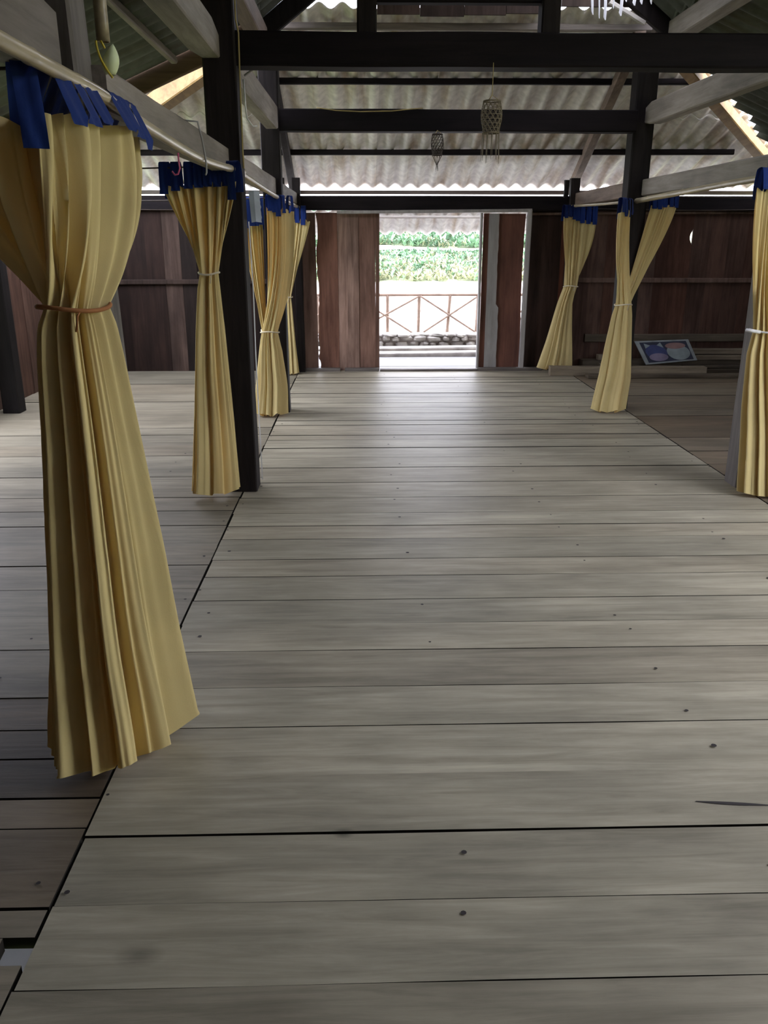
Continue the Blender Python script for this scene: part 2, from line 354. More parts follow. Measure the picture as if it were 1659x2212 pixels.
mb.rnd(.48, .52, .3); vplank(mb, .154, .200, -.02, 1.79, YB - .01)
x = 1.895
while x < WXR:
    w = random.uniform(.14, .25); x1 = x + w
    if 2.1 < x < 2.34: mb.rnd(.32, .38, 1.0)
    elif x < 2.1: mb.rnd(.08, .13, .3)
    else: mb.rnd(.19, .36, random.uniform(.0, .7))
    h = random.uniform(-.004, .004)
    e = slit(.52, .57, .022) if 3.05 < x1 < 3.3 else (slit(1.42, 1.56, .03) if 3.62 < x1 < 3.85 else None)
    vplank(mb, x, x1, -.02, 1.79, YB, e1=e, n=60 if e else 14); x = x1 - (0 if e else .004)
tag(mb.build('wall_back', M['wallZ']), 'back wall of upright brown boards with daylight slits beside the open doorway', 'wall', kind='structure')

def side_wall(name, X, ops, label, shade=(.2, .36)):
    mb = MB(); y = YF; dirn = 1 if X > 0 else -1
    while y < YB:
        y1 = y + random.uniform(.16, .28); mb.rnd(*shade, random.uniform(0, .5))
        z1 = 1.80
        hit = [o for o in ops if y < o[1] and y1 > o[0]]
        if hit:
            o = hit[0]
            if y < o[0] - .03: vplank(mb, y, o[0], -.02, z1, X, along='Y')
            elif y1 > o[1] + .03 : vplank(mb, o[1], y1, -.02, z1, X, along='Y')
            if o[2] > .05:
                vplank(mb, max(y, o[0]), min(y1, o[1]), -.02, o[2], X, along='Y')
        else: vplank(mb, y, y1, -.02, z1, X, along='Y')
        y = y1
    return tag(mb.build(name, M['wallZ']), label, 'wall', kind='structure')
side_wall('wall_left', WXL - .03, [(4.9, 6.75, 0.0)], 'left side wall of upright boards with an opening in its middle', (.24, .33))
side_wall('wall_right', WXR, [(.8, 3.3, 0.0)], 'right side wall of upright boards beyond the right curtains')
mb = MB(); x = WXL
while x < WXR:
    x1 = x + random.uniform(.2, .28); mb.rnd(.3, .5)
    vplank(mb, x, x1, -.02, max(1.85, min(4.15, 4.15 - .74 * abs((x + x1) / 2 - .82) if abs((x + x1) / 2 - .82) < 1.6 else 3.0 - .42 * (abs((x + x1) / 2 - .82) - 1.58))), YF - .03)
    x = x1
tag(mb.build('wall_front', M['wallZ']), 'front wall of upright boards behind the viewer', 'wall', kind='structure')

# ------------------------------------------------------------------ roof: corrugated fibre-cement sheets
PITCH = .177
def sheet_obj(name, mat, pos, na, nb, keep, label, a0, a1, b0, b1, amp=.024, thick=.007, courses=((0, 1),), lo=.44, hi=.56, normal=(0, 0, 1)):
    """a = across the waves, b = down the slope; pos(a, b) -> point; keep(a, b) -> bool"""
    mb = MB(); nv = Vector(normal)
    for ci, (c0, c1) in enumerate(courses):
        lift = .010 * (len(courses) - 1 - ci)
        bs = [b0 + (b1 - b0) * (c0 + (c1 - c0) * j / nb) for j in range(nb + 1)]
        base = len(mb.v); n = na + 1
        As = [a0 + (a1 - a0) * i / na for i in range(n)]
        for b in bs:
            for a in As:
                p = Vector(pos(a, b)) + nv * (amp * math.sin(2 * math.pi * a / PITCH) + lift); mb.v.append(tuple(p))
        for b in bs:
            for a in As:
                p = Vector(pos(a, b)) + nv * (amp * math.sin(2 * math.pi * a / PITCH) + lift + thick); mb.v.append(tuple(p))
        off = n * len(bs); tints = {}
        def cell(i, j):
            if i < 0 or j < 0 or i >= na or j >= nb: return False
            return keep((As[i] + As[i + 1]) / 2, (bs[j] + bs[j + 1]) / 2)
        for j in range(nb):
            for i in range(na):
                if not cell(i, j): continue
                k = int((As[i] + 50) // .88)
                if k not in tints: tints[k] = (random.uniform(lo, hi), random.random(), 0)
                mb.tint = tints[k]
                q = [base + j * n + i, base + j * n + i + 1, base + (j + 1) * n + i + 1, base + (j + 1) * n + i]
                mb.face(tuple(reversed(q))); mb.face(tuple(x + off for x in q))
                for (di, dj, e) in ((-1, 0, (3, 0)), (1, 0, (1, 2)), (0, -1, (0, 1)), (0, 1, (2, 3))):
                    if not cell(i + di, j + dj):
                        mb.face((q[e[0]], q[e[1]], q[e[1]] + off, q[e[0]] + off))
    return tag(mb.build(name, mat, smooth=True), label, 'roof', kind='structure')
SL = .348
def zback(y): return 2.03 + (10.35 - y) * SL
RAG = lambda a, s: noise.noise(Vector((a * 3.1, s, 0))) * .09
sheet_obj('ceiling_back', M['sheetY'], lambda a, b: (a, b, zback(b) + .03), 560, 30,
          lambda a, b: (-.75 - (b - 7.3)) - .12 < a < (2.36 + (b - 7.3) * .93) + .03 + RAG(b, 3), 'underside of the corrugated grey cement roof sloping down to the back wall',
          -4.0, 5.3, 7.2, 10.37, courses=((0, .53), (.5, 1)))
def zleft(x): return 3.03 + (x + .76) * .42
def zright(x): return 3.06 - (x - 2.40) * .40
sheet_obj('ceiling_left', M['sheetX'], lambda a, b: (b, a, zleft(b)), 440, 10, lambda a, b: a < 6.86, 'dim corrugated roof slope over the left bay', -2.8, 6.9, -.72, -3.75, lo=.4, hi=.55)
sheet_obj('ceiling_right', M['sheetX'], lambda a, b: (b, a, zright(b)), 560, 26, lambda a, b: (a - 7.3) < (b - 2.4) * 1.05 + .12 - .28 * max(0, min(1, (b - 2.5) / .8)) + RAG(b, 9) and not (1.2 < a < 3.3 and b > 2.75), 'dim corrugated roof slope over the right bay', -2.8, 10.3, 2.36, 5.45, lo=.4, hi=.55)  # unseen roof opening added to let more sky onto the near floor
def upper(name, sgn, keep, label):
    x0 = .82
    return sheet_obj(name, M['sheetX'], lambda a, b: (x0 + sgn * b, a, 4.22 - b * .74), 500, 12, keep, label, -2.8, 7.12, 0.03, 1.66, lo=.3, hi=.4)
upper('ceiling_upper_left', -1, lambda a, b: True, 'steep upper roof slope above the aisle, left of the ridge')
upper('ceiling_upper_right', 1, lambda a, b: not (6.2 < a < 6.95 and .7 < b < 1.2), 'steep upper roof slope above the aisle, right of the ridge, with an added hole over the streamers')  # unseen hole added in this slope to light the streamers from above
# gable boards closing most of the little gable above the back slope
mb = MB()
for (x0, x1, z0, z1) in ((.13, .46, 3.06, 3.95), (.46, .80, 3.05, 4.2), (.80, 1.12, 3.06, 4.15), (1.12, 1.42, 3.07, 3.9), (1.54, 1.80, 3.12, 3.6), (1.80, 2.2, 3.12, 3.35)):
    mb.rnd(.15, .25); vplank(mb, x0, x1, z0 + .045, z1, 7.16)
tag(mb.build('wall_gable', M['wallZ']), 'dark boards closing the small gable under the ridge', 'wall', kind='structure')

# ------------------------------------------------------------------ timber frame
def post(x, y, w, z1, mat, label, z0=0.0, d=None, lo=.42, hi=.58, lean=(0, 0)):
    return timber_obj('wooden_post', mat, (x, y, z0), (x + lean[0], y + lean[1], z1), w, d or w, label, 'post', 'posts along the aisle', up=(0, 1, 0), seg=16, wob=.005, lo=lo, hi=hi)
post(-.785, 2.57, .135, 2.86, M['greyZ'], 'grey square wooden post behind the large near-left curtain', d=.15, lean=(-.065, 0))
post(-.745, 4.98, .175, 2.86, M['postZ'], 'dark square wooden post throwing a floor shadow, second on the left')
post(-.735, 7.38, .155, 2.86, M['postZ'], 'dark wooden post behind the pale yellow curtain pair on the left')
post(2.42, 4.98, .175, 2.91, M['greyZ'], 'grey-brown wooden post behind the curtain cut off by the right edge', lo=.5, hi=.6)
post(2.335, 7.48, .17, 2.91, M['postZ'], 'dark wooden post beside the split yellow curtain on the right')
post(-.71, 9.66, .09, 2.10, M['postZ'], 'short-topped thin post at the back wall, left of the door boards', lo=.5, hi=.6)
post(2.345, 9.66, .10, 2.10, M['postZ'], 'thin post at the back wall behind the far right curtain', lo=.7, hi=.8)
post(-3.13, 7.40, .15, 1.95, M['postZ'], 'dark post standing against the left side wall', lo=.35, hi=.45)
for (x, y, s) in ((-.86, 9.66, 'left'),):
    timber_obj('post_stub', M['postZ'], (x, y, 1.92), (x, y, 2.10), .05, .05, 'short upright stub on the back beam beside the left rafter foot', 'stub', up=(0, 1, 0), seg=3)
timber_obj('post_stub', M['postZ'], (2.245, 9.62, 1.90), (2.245, 9.62, 2.08), .05, .05, 'short upright stub on the back beam beside the right rafter foot', 'stub', up=(0, 1, 0), seg=3)

def beam(name, mat, p0, p1, w, h, label, **k): return timber_obj(name, mat, p0, p1, w, h, label, 'beam', kind='structure', **k)
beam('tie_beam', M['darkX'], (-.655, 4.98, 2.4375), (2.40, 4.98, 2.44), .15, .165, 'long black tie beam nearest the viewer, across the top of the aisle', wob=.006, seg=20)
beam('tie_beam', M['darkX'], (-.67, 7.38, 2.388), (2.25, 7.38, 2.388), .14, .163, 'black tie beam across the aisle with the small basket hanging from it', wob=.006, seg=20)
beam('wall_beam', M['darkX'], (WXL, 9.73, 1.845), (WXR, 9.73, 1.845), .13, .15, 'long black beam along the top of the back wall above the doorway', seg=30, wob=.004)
tip = lambda t: 1.0 if t < .97 else .75
beam('upper_side_beam', M['greyY'], (-.785, -2.5, 2.445), (-.785, 4.90, 2.445), .13, .15, 'weathered upper beam running overhead at upper left to the dark post', seg=24, taper=tip)
beam('upper_side_beam', M['greyY'], (-.72, 5.06, 2.385), (-.70, 7.28, 2.385), .10, .165, 'upper side beam on the left between the two cross beams', seg=16, taper=tip)
beam('upper_side_beam', M['greyY'], (2.42, 5.06, 2.44), (2.37, 7.38, 2.44), .10, .165, 'upper side beam on the right, slanting in view to the split-curtain post', seg=16, taper=tip)
beam('wall_plate', M['brownY'], (-.76, -2.5, 2.93), (-.76, 7.35, 2.93), .12, .14, 'roof plate timber high over the left row of posts', seg=24, lo=.55, hi=.65)
beam('wall_plate', M['greyY'], (2.42, -2.5, 2.985), (2.42, 7.40, 2.985), .12, .15, 'roof plate timber high over the right row of posts', seg=24)
beam('rail_beam', M['greyY'], (-.77, -1.5, 1.95), (-.77, 2.28, 1.95), .10, .17, 'grey rail beam end at the upper left corner, before the first post', seg=14, taper=lambda t: 1 if t < .95 else .8, lo=.30, hi=.36)
beam('rail_beam', M['greyY'], (-.765, 2.63, 1.895), (-.765, 4.89, 1.895), .09, .125, 'grey rail beam above the left bamboo pole between first and second posts', seg=14, lo=.40, hi=.46)
beam('rail_beam', M['greyY'], (-.735, 5.07, 1.89), (-.735, 7.30, 1.89), .07, .125, 'pale rail beam behind the second left post, above the bamboo pole', seg=14)
beam('rail_beam', M['greyY'], (-.735, 7.46, 1.89), (-.735, 9.66, 1.89), .07, .12, 'short rail beam on the left reaching the back beam', seg=14, lo=.36, hi=.4)
beam('rail_beam', M['greyY'], (2.41, 5.06, 1.888), (2.41, 7.40, 1.888), .09, .13, 'grey rail beam above the right bamboo pole, nearer span', seg=14)
beam('rail_beam', M['brownY'], (2.39, 7.56, 1.885), (2.39, 9.66, 1.885), .08, .13, 'brown rail beam on the right reaching the back beam', seg=14, lo=.55, hi=.65)
# roof timbers over the back slope
def zr(y, d): return zback(y) - d
beam('rafter', M['postZ'], (-.74, 7.42, zr(7.42, .06)), (-.79, 10.30, zr(10.30, .05)), .075, .09, 'dark sloping rafter of the back roof beside the left posts', seg=12, lo=.7, hi=.8, up=(0, 0, 1))
beam('rafter', M['brownY'], (2.21, 7.30, zr(7.30, .06)), (2.45, 10.30, zr(10.30, .05)), .085, .09, 'brown sloping rafter of the back roof beside the right posts', seg=12, lo=.6, hi=.66)
beam('purlin', M['darkX'], (-1.5, 8.12, zr(8.12, .012)), (3.0, 8.10, zr(8.10, .012)), .055, .05, 'upper dark roof purlin under the back slope', seg=16, wob=.004, lo=.6, hi=.7)
beam('purlin', M['darkX'], (-2.6, 9.45, zr(9.45, .015)), (3.95, 9.40, zr(9.40, .015)), .055, .055, 'lower dark roof purlin under the back slope', seg=16, wob=.004, lo=.6, hi=.7)
beam('purlin', M['greyX'], (-.70, 7.32, 3.055), (2.3, 7.32, 3.055), .05, .05, 'topmost roof purlin under the gable boards', seg=16, wob=.003, lo=.6, hi=.7)
beam('eave_board', M['greyX'], (-3.6, 10.33, 1.985), (5.1, 10.33, 1.985), .05, .045, 'narrow board under the wavy roof edge over the doorway', seg=20, wob=.002, lo=.55, hi=.6)
timber_obj('hip_rafter', M['orangeY'], (2.40, 7.36, zr(7.36, .07)), (5.15, 10.33, zr(10.33, .07)), .12, .10, 'orange-yellow hip rafter sloping down to the back right corner', 'rafter', seg=14, kind='structure')
timber_obj('hip_rafter', M['orangeY'], (-.95, 7.50, zr(7.5, .05)), (-3.78, 10.3, zr(10.3, .06)), .14, .16, 'orange-brown hip rafter at the far left behind the dark board', 'rafter', seg=14, kind='structure', lo=.34, hi=.38)
timber_obj('gable_rafter', M['postZ'], (-.80, 7.12, 2.93), (.82, 7.12, 4.12), .06, .14, 'dark sloping rafter left of the bright gable gap', 'rafter', seg=8, kind='structure')
timber_obj('gable_rafter', M['postZ'], (2.44, 7.12, 2.97), (.82, 7.12, 4.12), .06, .14, 'dark sloping rafter right of the gable boards', 'rafter', seg=8, kind='structure')
timber_obj('queen_post', M['postZ'], (.037, 4.98, 2.515), (.037, 4.98, 3.5), .105, .12, 'dark upright on the near tie beam, right of the bright roof gap', 'post', seg=8, up=(0, 1, 0), kind='structure')
timber_obj('queen_post', M['postZ'], (1.01, 4.98, 2.515), (1.01, 4.98, 3.9), .10, .12, 'dark upright on the near tie beam, left of the white streamers', 'post', seg=8, up=(0, 1, 0), kind='structure')
beam('collar_beam', M['darkX'], (.09, 4.98, 2.715), (.96, 4.98, 2.715), .07, .10, 'dark collar beam between the two uprights, cut by the top edge', seg=8)
timber_obj('board_rafter', M['brownX'], (-.80, 6.885, 2.925), (-3.6, 6.885, zleft(-3.6) - .085), .045, .14, 'dark brown board along the broken edge of the left roof', 'rafter', seg=10, kind='structure')
beam('purlin', M['greyY'], (-1.37, -2.5, zleft(-1.37) - .045), (-1.37, 6.84, zleft(-1.37) - .045), .05, .05, 'grey purlin under the left roof slope', seg=16, wob=.003)
beam('purlin', M['greyY'], (-2.5, -2.5, zleft(-2.5) - .045), (-2.5, 6.84, zleft(-2.5) - .045), .05, .05, 'lower grey purlin under the left roof slope', seg=16, wob=.003)
beam('purlin', M['greyY'], (3.2, -2.5, zright(3.2) - .05), (3.2, 7.6, zright(3.2) - .05), .05, .06, 'grey purlin under the right roof slope', seg=16, wob=.003)
beam('purlin', M['greyY'], (4.2, -2.5, zright(4.2) - .05), (4.2, 8.6, zright(4.2) - .05), .05, .06, 'lower grey purlin under the right roof slope', seg=16, wob=.003)
beam('side_wall_beam', M['greyY'], (WXL + .02, -2.5, 1.83), (WXL + .02, 9.65, 1.83), .1, .1, 'beam along the top of the left side wall', seg=16)
beam('side_wall_beam', M['greyY'], (WXR - .02, -2.5, 1.85), (WXR - .02, 9.65, 1.85), .1, .1, 'beam along the top of the right side wall', seg=16)
timber_obj('strut', M['paleX'], (1.88, 7.05, 3.17), (2.16, 7.05, 3.03), .03, .035, 'short pale strut below the white streamers by the right plate', 'strut', seg=5)
# rails nailed across the back wall boards
timber_obj('trim_1', M['wallZ'], (WXL, 9.725, 1.005), (-.80, 9.725, 1.01), .03, .055, 'horizontal rail across the boards of the left back wall', 'rail', seg=10, kind='structure', lo=.14, hi=.17, up=(0, 0, 1))
timber_obj('trim_2', M['wallZ'], (2.40, 9.725, 1.02), (WXR, 9.725, 1.015), .03, .055, 'horizontal rail across the boards of the right back wall', 'rail', seg=10, kind='structure', lo=.46, hi=.50)
timber_obj('trim_3', M['wallZ'], (1.9, 9.725, 1.735), (WXR, 9.725, 1.755), .03, .03, 'thin top rail along the boards of the right back wall', 'rail', seg=10, kind='structure', lo=.5, hi=.55)
timber_obj('trim_4', M['lumberX'], (2.6, 9.72, .37), (WXR, 9.72, .37), .03, .09, 'low board along the foot of the right back wall', 'rail', seg=10, kind='structure', lo=.3, hi=.35)
timber_obj('baseboard_left', M['paleX'], (WXL + .04, 4.9, .02), (WXL + .04, 7.32, .02), .05, .04, 'worn pale sill along the foot of the left wall opening', 'sill', seg=8, kind='structure')

# ------------------------------------------------------------------ doorway
dr = empty('door_1', (.76, 9.72, 0)); tag(dr, 'open doorway in the back wall with pale frame and boarded leaf', 'doorway', kind='structure')
def part(name, mat, parent, build):
    mb = MB().rnd(.48, .52); build(mb); return mb.build(name, mat, parent)
part('head_rail', M['jamb'], dr, lambda b: b.timber((-.27, 9.685, 1.748), (1.89, 9.685, 1.772), .05, .035, 8, .002))
part('side_jamb', M['jamb'], dr, lambda b: b.timber((1.858, 9.685, .0), (1.868, 9.685, 1.775), .055, .05, 8, .003, up=(0, 1, 0)))
part('door_jamb', M['jamb'], dr, lambda b: b.timber((1.345, 9.705, .03), (1.335, 9.705, 1.745), .03, .05, 8, .002, up=(0, 1, 0)))
lf = part('door_leaf', M['leafred'], dr, lambda b: (vplank(b, 1.535, 1.842, .02, 1.738, 9.745, e1=slit(.6, 1.7, .012), n=30), vplank(b, 1.365, 1.43, .02, 1.74, 9.735)))
def greyboard(b): vplank(b, 1.425, 1.54, .035, 1.738, 9.725, e1=lambda z: (.03 if z < .72 else 0) + noise.noise(Vector((z * 9, 3, 0))) * .010, n=40)
gb = part('patch_board', M['leafgrey'], dr, lambda b: greyboard(b)); gb['label'] = 'pale grey board over the leaf'
sl = MB().rnd(.4, .45)
sl.timber((-.78, 9.70, .012), (-.262, 9.70, .012), .09, .045, 4, .002); sl.timber((-.205, 9.70, .012), (.19, 9.70, .012), .09, .045, 4, .002)
sl.timber((.205, 9.70, .010), (1.34, 9.70, .010), .11, .03, 8, .002); sl.timber((1.35, 9.70, .012), (2.1, 9.70, .012), .09, .045, 6, .002)
sl.build('door_sill', M['greyX'], dr)

# ------------------------------------------------------------------ bamboo poles, cords
def bamboo(name, pts, r, label, node=.33, group=None, mat='bamboo'):
    mb = MB(); P = [Vector(p) for p in pts]; path = []; rad = []
    acc = 0; last = 0
    for i in range(len(P) - 1):
        L = (P[i + 1] - P[i]).length; n = max(2, int(L / .02))
        for k in range(n):
            t = k / n; q = P[max(i - 1, 0)], P[i], P[i + 1], P[min(i + 2, len(P) - 1)]
            pt = .5 * ((2 * q[1]) + (-q[0] + q[2]) * t + (2 * q[0] - 5 * q[1] + 4 * q[2] - q[3]) * t * t + (-q[0] + 3 * q[1] - 3 * q[2] + q[3]) * t ** 3)
            path.append(pt); a = acc + L * t; ph = (a % node) / node; dd = min(ph, 1 - ph) * node
            rad.append(r * (1 + .13 * max(0, 1 - dd / .012)))
        acc += L
    path.append(P[-1]); rad.append(r)
    mb.tube(path, rad, 12)
    return tag(mb.build(name, M[mat], smooth=True), label, 'pole', group)
bamboo('bamboo_pole', [(-.70, 1.3, 1.862), (-.70, 1.835, 1.862), (-.70, 2.174, 1.862), (-.70, 2.478, 1.862), (-.70, 3.065, 1.838), (-.70, 4.0, 1.822), (-.685, 5.2, 1.855)], .0175, 'bamboo pole carrying the large near-left curtain', group='bamboo curtain poles')
bamboo('bamboo_pole', [(-.69, 5.02, 1.845), (-.69, 6.1, 1.822), (-.685, 7.3, 1.80), (-.69, 8.6, 1.80), (-.69, 9.62, 1.80)], .016, 'far bamboo pole on the left behind the second post', group='bamboo curtain poles')
bamboo('bamboo_pole', [(2.35, 4.4, 1.825), (2.35, 5.1, 1.825), (2.35, 6.18, 1.808), (2.33, 7.4, 1.782)], .021, 'thick pale bamboo pole on the right, nearer span', group='bamboo curtain poles')
bamboo('bamboo_pole', [(2.325, 7.30, 1.785), (2.31, 8.3, 1.79), (2.30, 9.62, 1.812)], .013, 'thin bamboo pole on the right reaching the back beam', group='bamboo curtain poles')
def cordobj(name, pts, r, mat, label, cat='cord', group=None):
    return tag(MB().tube(pts, r, 6).build(name, M[mat], smooth=True), label, cat, group)
for (y, z, a, b, lab) in ((2.14, 1.868, WXL, -.72, 'dark line strung across the left bay beside the first post'), (4.86, 1.862, WXL, -.70, 'dark line strung across the left bay beside the second post'),
                          (7.29, 1.80, WXL, -.68, 'dark line strung across the left bay beside the third post'), (9.42, 1.79, WXL, -.60, 'dark line strung across the left bay close to the back wall'),
                          (7.42, 1.83, 2.32, WXR, 'dark line strung across the right bay beside the split curtain'), (9.45, 1.79, 2.28, WXR, 'dark line strung across the right bay close to the back wall')):
    pts = [(a + (b - a) * i / 12, y, z - .025 * math.sin(math.pi * i / 12)) for i in range(13)]
    cordobj('hanging_line', pts, .004, 'wickerdark', lab, group='cords the curtains hang from')

# ------------------------------------------------------------------ curtains
def lerp(a, b, t): return a + (b - a) * t
def poly(pts, u):
    """point at fraction u of a polyline given with (u, x, y, z) knots"""
    for i in range(len(pts) - 1):
        if u <= pts[i + 1][0] or i == len(pts) - 2:
            t = (u - pts[i][0]) / (pts[i + 1][0] - pts[i][0]); t = max(0, min(1, t))
            return Vector([lerp(pts[i][k], pts[i + 1][k], t) for k in (1, 2, 3)])
def curtain(label, top, rod, low, tabs, npl=9, p=(1.2, 1.2), phm=150, amp=(.30, .22), tamp=.02, k=(0, 0), tie='cord', tabw=.05, seed=0, group='yellow curtains tied back along the aisle', hemw=.012, tieback=True, over=.05, hf=.05):
    """top: (u,x,y,z) knots of the cloth's upper edge; rod: z of the pole/cord above it (or knots); low: rows (z, xl, xr, yc, b) from waist to hem"""
    rnd = random.Random(seed); ph1, ph2, ph3 = [rnd.uniform(0, 6.28) for _ in range(3)]
    W = low[0]; base = (sum(W[1:3]) / 2, W[3], low[-1][0]); root = empty('curtain', base); tag(root, label, 'curtain', group)
    def q(u, s):
        a = 2 * math.pi * (npl * u + .35 * math.sin(2 * math.pi * u * 1.7 + ph1) + .05 * math.sin(s * 4 + ph2))
        v = math.asin(.97 * math.sin(a)) / 1.33 + .30 * math.sin(2.3 * a + ph3 + s * .8) + .45 * math.sin(a * .5 + ph2) + hf * math.sin(4.7 * a + ph1)
        return max(-1, min(1, v / 1.3))
    def bundle(u, row, am, kk, s):
        z, xl, xr, yc, b = row; ph = R(phm) * (2 * u - 1); r = 1 - am + am * q(u, s)
        x = (xl + xr) / 2 + (xr - xl) / 2 * math.sin(ph) * r
        y = yc - b * math.cos(ph) * r + kk * (x - (xl + xr) / 2)
        return Vector((x, y, z))
    nu = npl * 26; nvu = 34; nvl = 46; rows = []
    for j in range(nvu):
        t = j / nvu; row = []
        for i in range(nu + 1):
            u = i / nu; T = poly(top, u); T2 = poly(top, min(1, u + .01)); T1 = poly(top, max(0, u - .01)); d = (T2 - T1); d.z = 0
            nrm = Vector((d.y, -d.x, 0)).normalized() if d.length > 1e-6 else Vector((0, -1, 0))
            B = bundle(u, W, amp[0], k[0], 0)
            w = t ** lerp(p[0], p[1], u)
            T = T + nrm * tamp * q(u, -1 + t) * (1 + .6 * t)
            if j == 0: T.z += .018 * noise.noise(Vector((u * 17, seed * 3.3, 0))) + .010 * q(u, 2)
            P = T.lerp(B, w); P.z = lerp(T.z, B.z, t); row.append(P)
        rows.append(row)
    zs = [r[0] for r in low]
    for j in range(nvl + 1):
        t = j / nvl; tt = t ** 1.25; z = lerp(zs[0], zs[-1], tt)
        for i in range(len(low) - 1):
            if z >= low[i + 1][0] - 1e-9: break
        f = (z - low[i][0]) / (low[i + 1][0] - low[i][0]); f = max(0, min(1, f))
        R_ = [lerp(low[i][m], low[i + 1][m], f) for m in range(5)]
        am = lerp(amp[0], amp[1], min(1, tt * 2.5)); kk = lerp(k[0], k[1], tt); row = []
        for n in range(nu + 1):
            P = bundle(n / nu, R_, am, kk, tt * 2.0)
            if j == nvl: P.z += hemw * (q(n / nu, 2) + .6 * noise.noise(Vector((n / nu * 9, seed, 1))))
            P.z = max(P.z, .006); row.append(P)
        rows.append(row)
    mb = MB(); mb.loft(rows, cap=False, closed=False)
    fb = mb.build('fabric', M['yellow'], root, smooth=True)
    # hem seam
    hm = MB(); hr = rows[-4]
    cz = lambda r: [Vector(p) for p in r]
    # tie
    if tieback:
        z, xl, xr, yc, b = W; pts = []
        for i in range(40):
            a = 2 * math.pi * i / 40; x = (xl + xr) / 2 + ((xr - xl) / 2 + .003) * math.sin(a)
            pts.append((x, yc - (b + .003) * math.cos(a) + k[0] * (x - (xl + xr) / 2), z + .006 * math.sin(a * 2 + seed)))
        tb = MB().tube(pts, .0055, 8, closed=True); c = Vector(pts[3])
        tb.tube([c, c + Vector((-.006, -.008, -.012)), c + Vector((-.012, -.010, -.05))], .003, 6)
        t_ = tb.build('tie', M[tie], root, smooth=True)
    # loops
    for (u, w, drop) in tabs:
        T = poly(top, u); T2 = poly(top, min(1, u + .03)); T1 = poly(top, max(0, u - .03)); d = (T2 - T1); d.z = 0; d.normalize()
        nrm = Vector((d.y, -d.x, 0)); zr_ = rod if not isinstance(rod, list) else poly([(r[0], 0, 0, r[1]) for r in rod], u).z
        if nrm.y > 0 and abs(nrm.y) > .5: nrm = -nrm
        rr = .02; fo = .010 + tamp * 1.15
        line = [T + nrm * fo + Vector((0, 0, -drop)), T + nrm * fo + Vector((0, 0, -drop * .5)), T + nrm * fo + Vector((0, 0, .0))]
        for a in (0, 30, 60, 90, 120, 150, 180):
            line.append(Vector((T.x, T.y, zr_)) + nrm * rr * math.cos(R(a)) + Vector((0, 0, rr * math.sin(R(a)))))
        line += [T - nrm * fo + Vector((0, 0, .01)), T - nrm * fo + Vector((0, 0, -over))]
        sk = rnd.uniform(-.012, .012); tbm = MB(); L = []
        fine = []
        for a, b in zip(line, line[1:]):
            for m in range(3): fine.append(a.lerp(b, m / 3))
        fine.append(line[-1])
        for m, P in enumerate(fine):
            c = P + d * sk * (m / len(fine)); rowp = []
            for e in range(6):
                s = e / 5 - .5
                rowp.append(c + d * w * s + nrm * (.003 * math.sin(s * 9 + u * 40 + m * .4)))
            L.append(rowp)
        tbm.loft(L, cap=False, closed=False); tbm.build('loop', M['blue'], root, smooth=True)
    return root

# the large near-left curtain
curtain('large yellow curtain in the left foreground with blue loops and a rust-brown tie',
        [(0, -1.30, 2.12, 1.775), (.18, -.98, 2.10, 1.770), (.34, -.775, 2.08, 1.752), (.40, -.735, 2.10, 1.752), (.52, -.715, 2.20, 1.775), (.72, -.705, 2.48, 1.795), (.85, -.70, 2.62, 1.79), (1, -.70, 2.80, 1.775)],
        1.862,
        [(1.33, -.812, -.650, 2.17, .085), (1.282, -.838, -.636, 2.17, .095), (1.196, -.850, -.626, 2.17, .105), (.937, -.868, -.602, 2.17, .13), (.652, -.894, -.575, 2.17, .15), (.387, -.922, -.556, 2.17, .17), (.03, -.965, -.525, 2.18, .18)],
        [(.06, .05, .03), (.2, .05, .02), (.37, .055, .065), (.49, .07, .02), (.56, .09, .02), (.63, .09, .012), (.80, .09, .01), (.88, .09, .015), (.96, .07, .03)],
        npl=9, p=(1.0, 2.6), hf=.12, amp=(.38, .30), tamp=.042, k=(.15, .42), tie='rustcord', seed=3, hemw=.024)
# curtain by the second left post
curtain('yellow curtain tied against the dark second post on the left',
        [(0, -1.085, 4.86, 1.745), (.45, -.86, 4.84, 1.765), (.8, -.72, 4.80, 1.775), (1, -.668, 4.77, 1.775)],
        1.862,
        [(1.303, -.905, -.798, 4.80, .05), (1.218, -.926, -.793, 4.80, .06), (.982, -.955, -.780, 4.80, .07), (.497, -.998, -.760, 4.80, .08), (.035, -1.038, -.740, 4.79, .085)],
        [(.03, .05, .03), (.16, .05, .02), (.3, .05, .015), (.42, .05, .015), (.55, .05, .015), (.68, .05, .02), (.82, .05, .02), (.95, .055, .09)],
        npl=8, p=(1.1, 1.25), amp=(.34, .28), tamp=.016, k=(0, .25), seed=5)
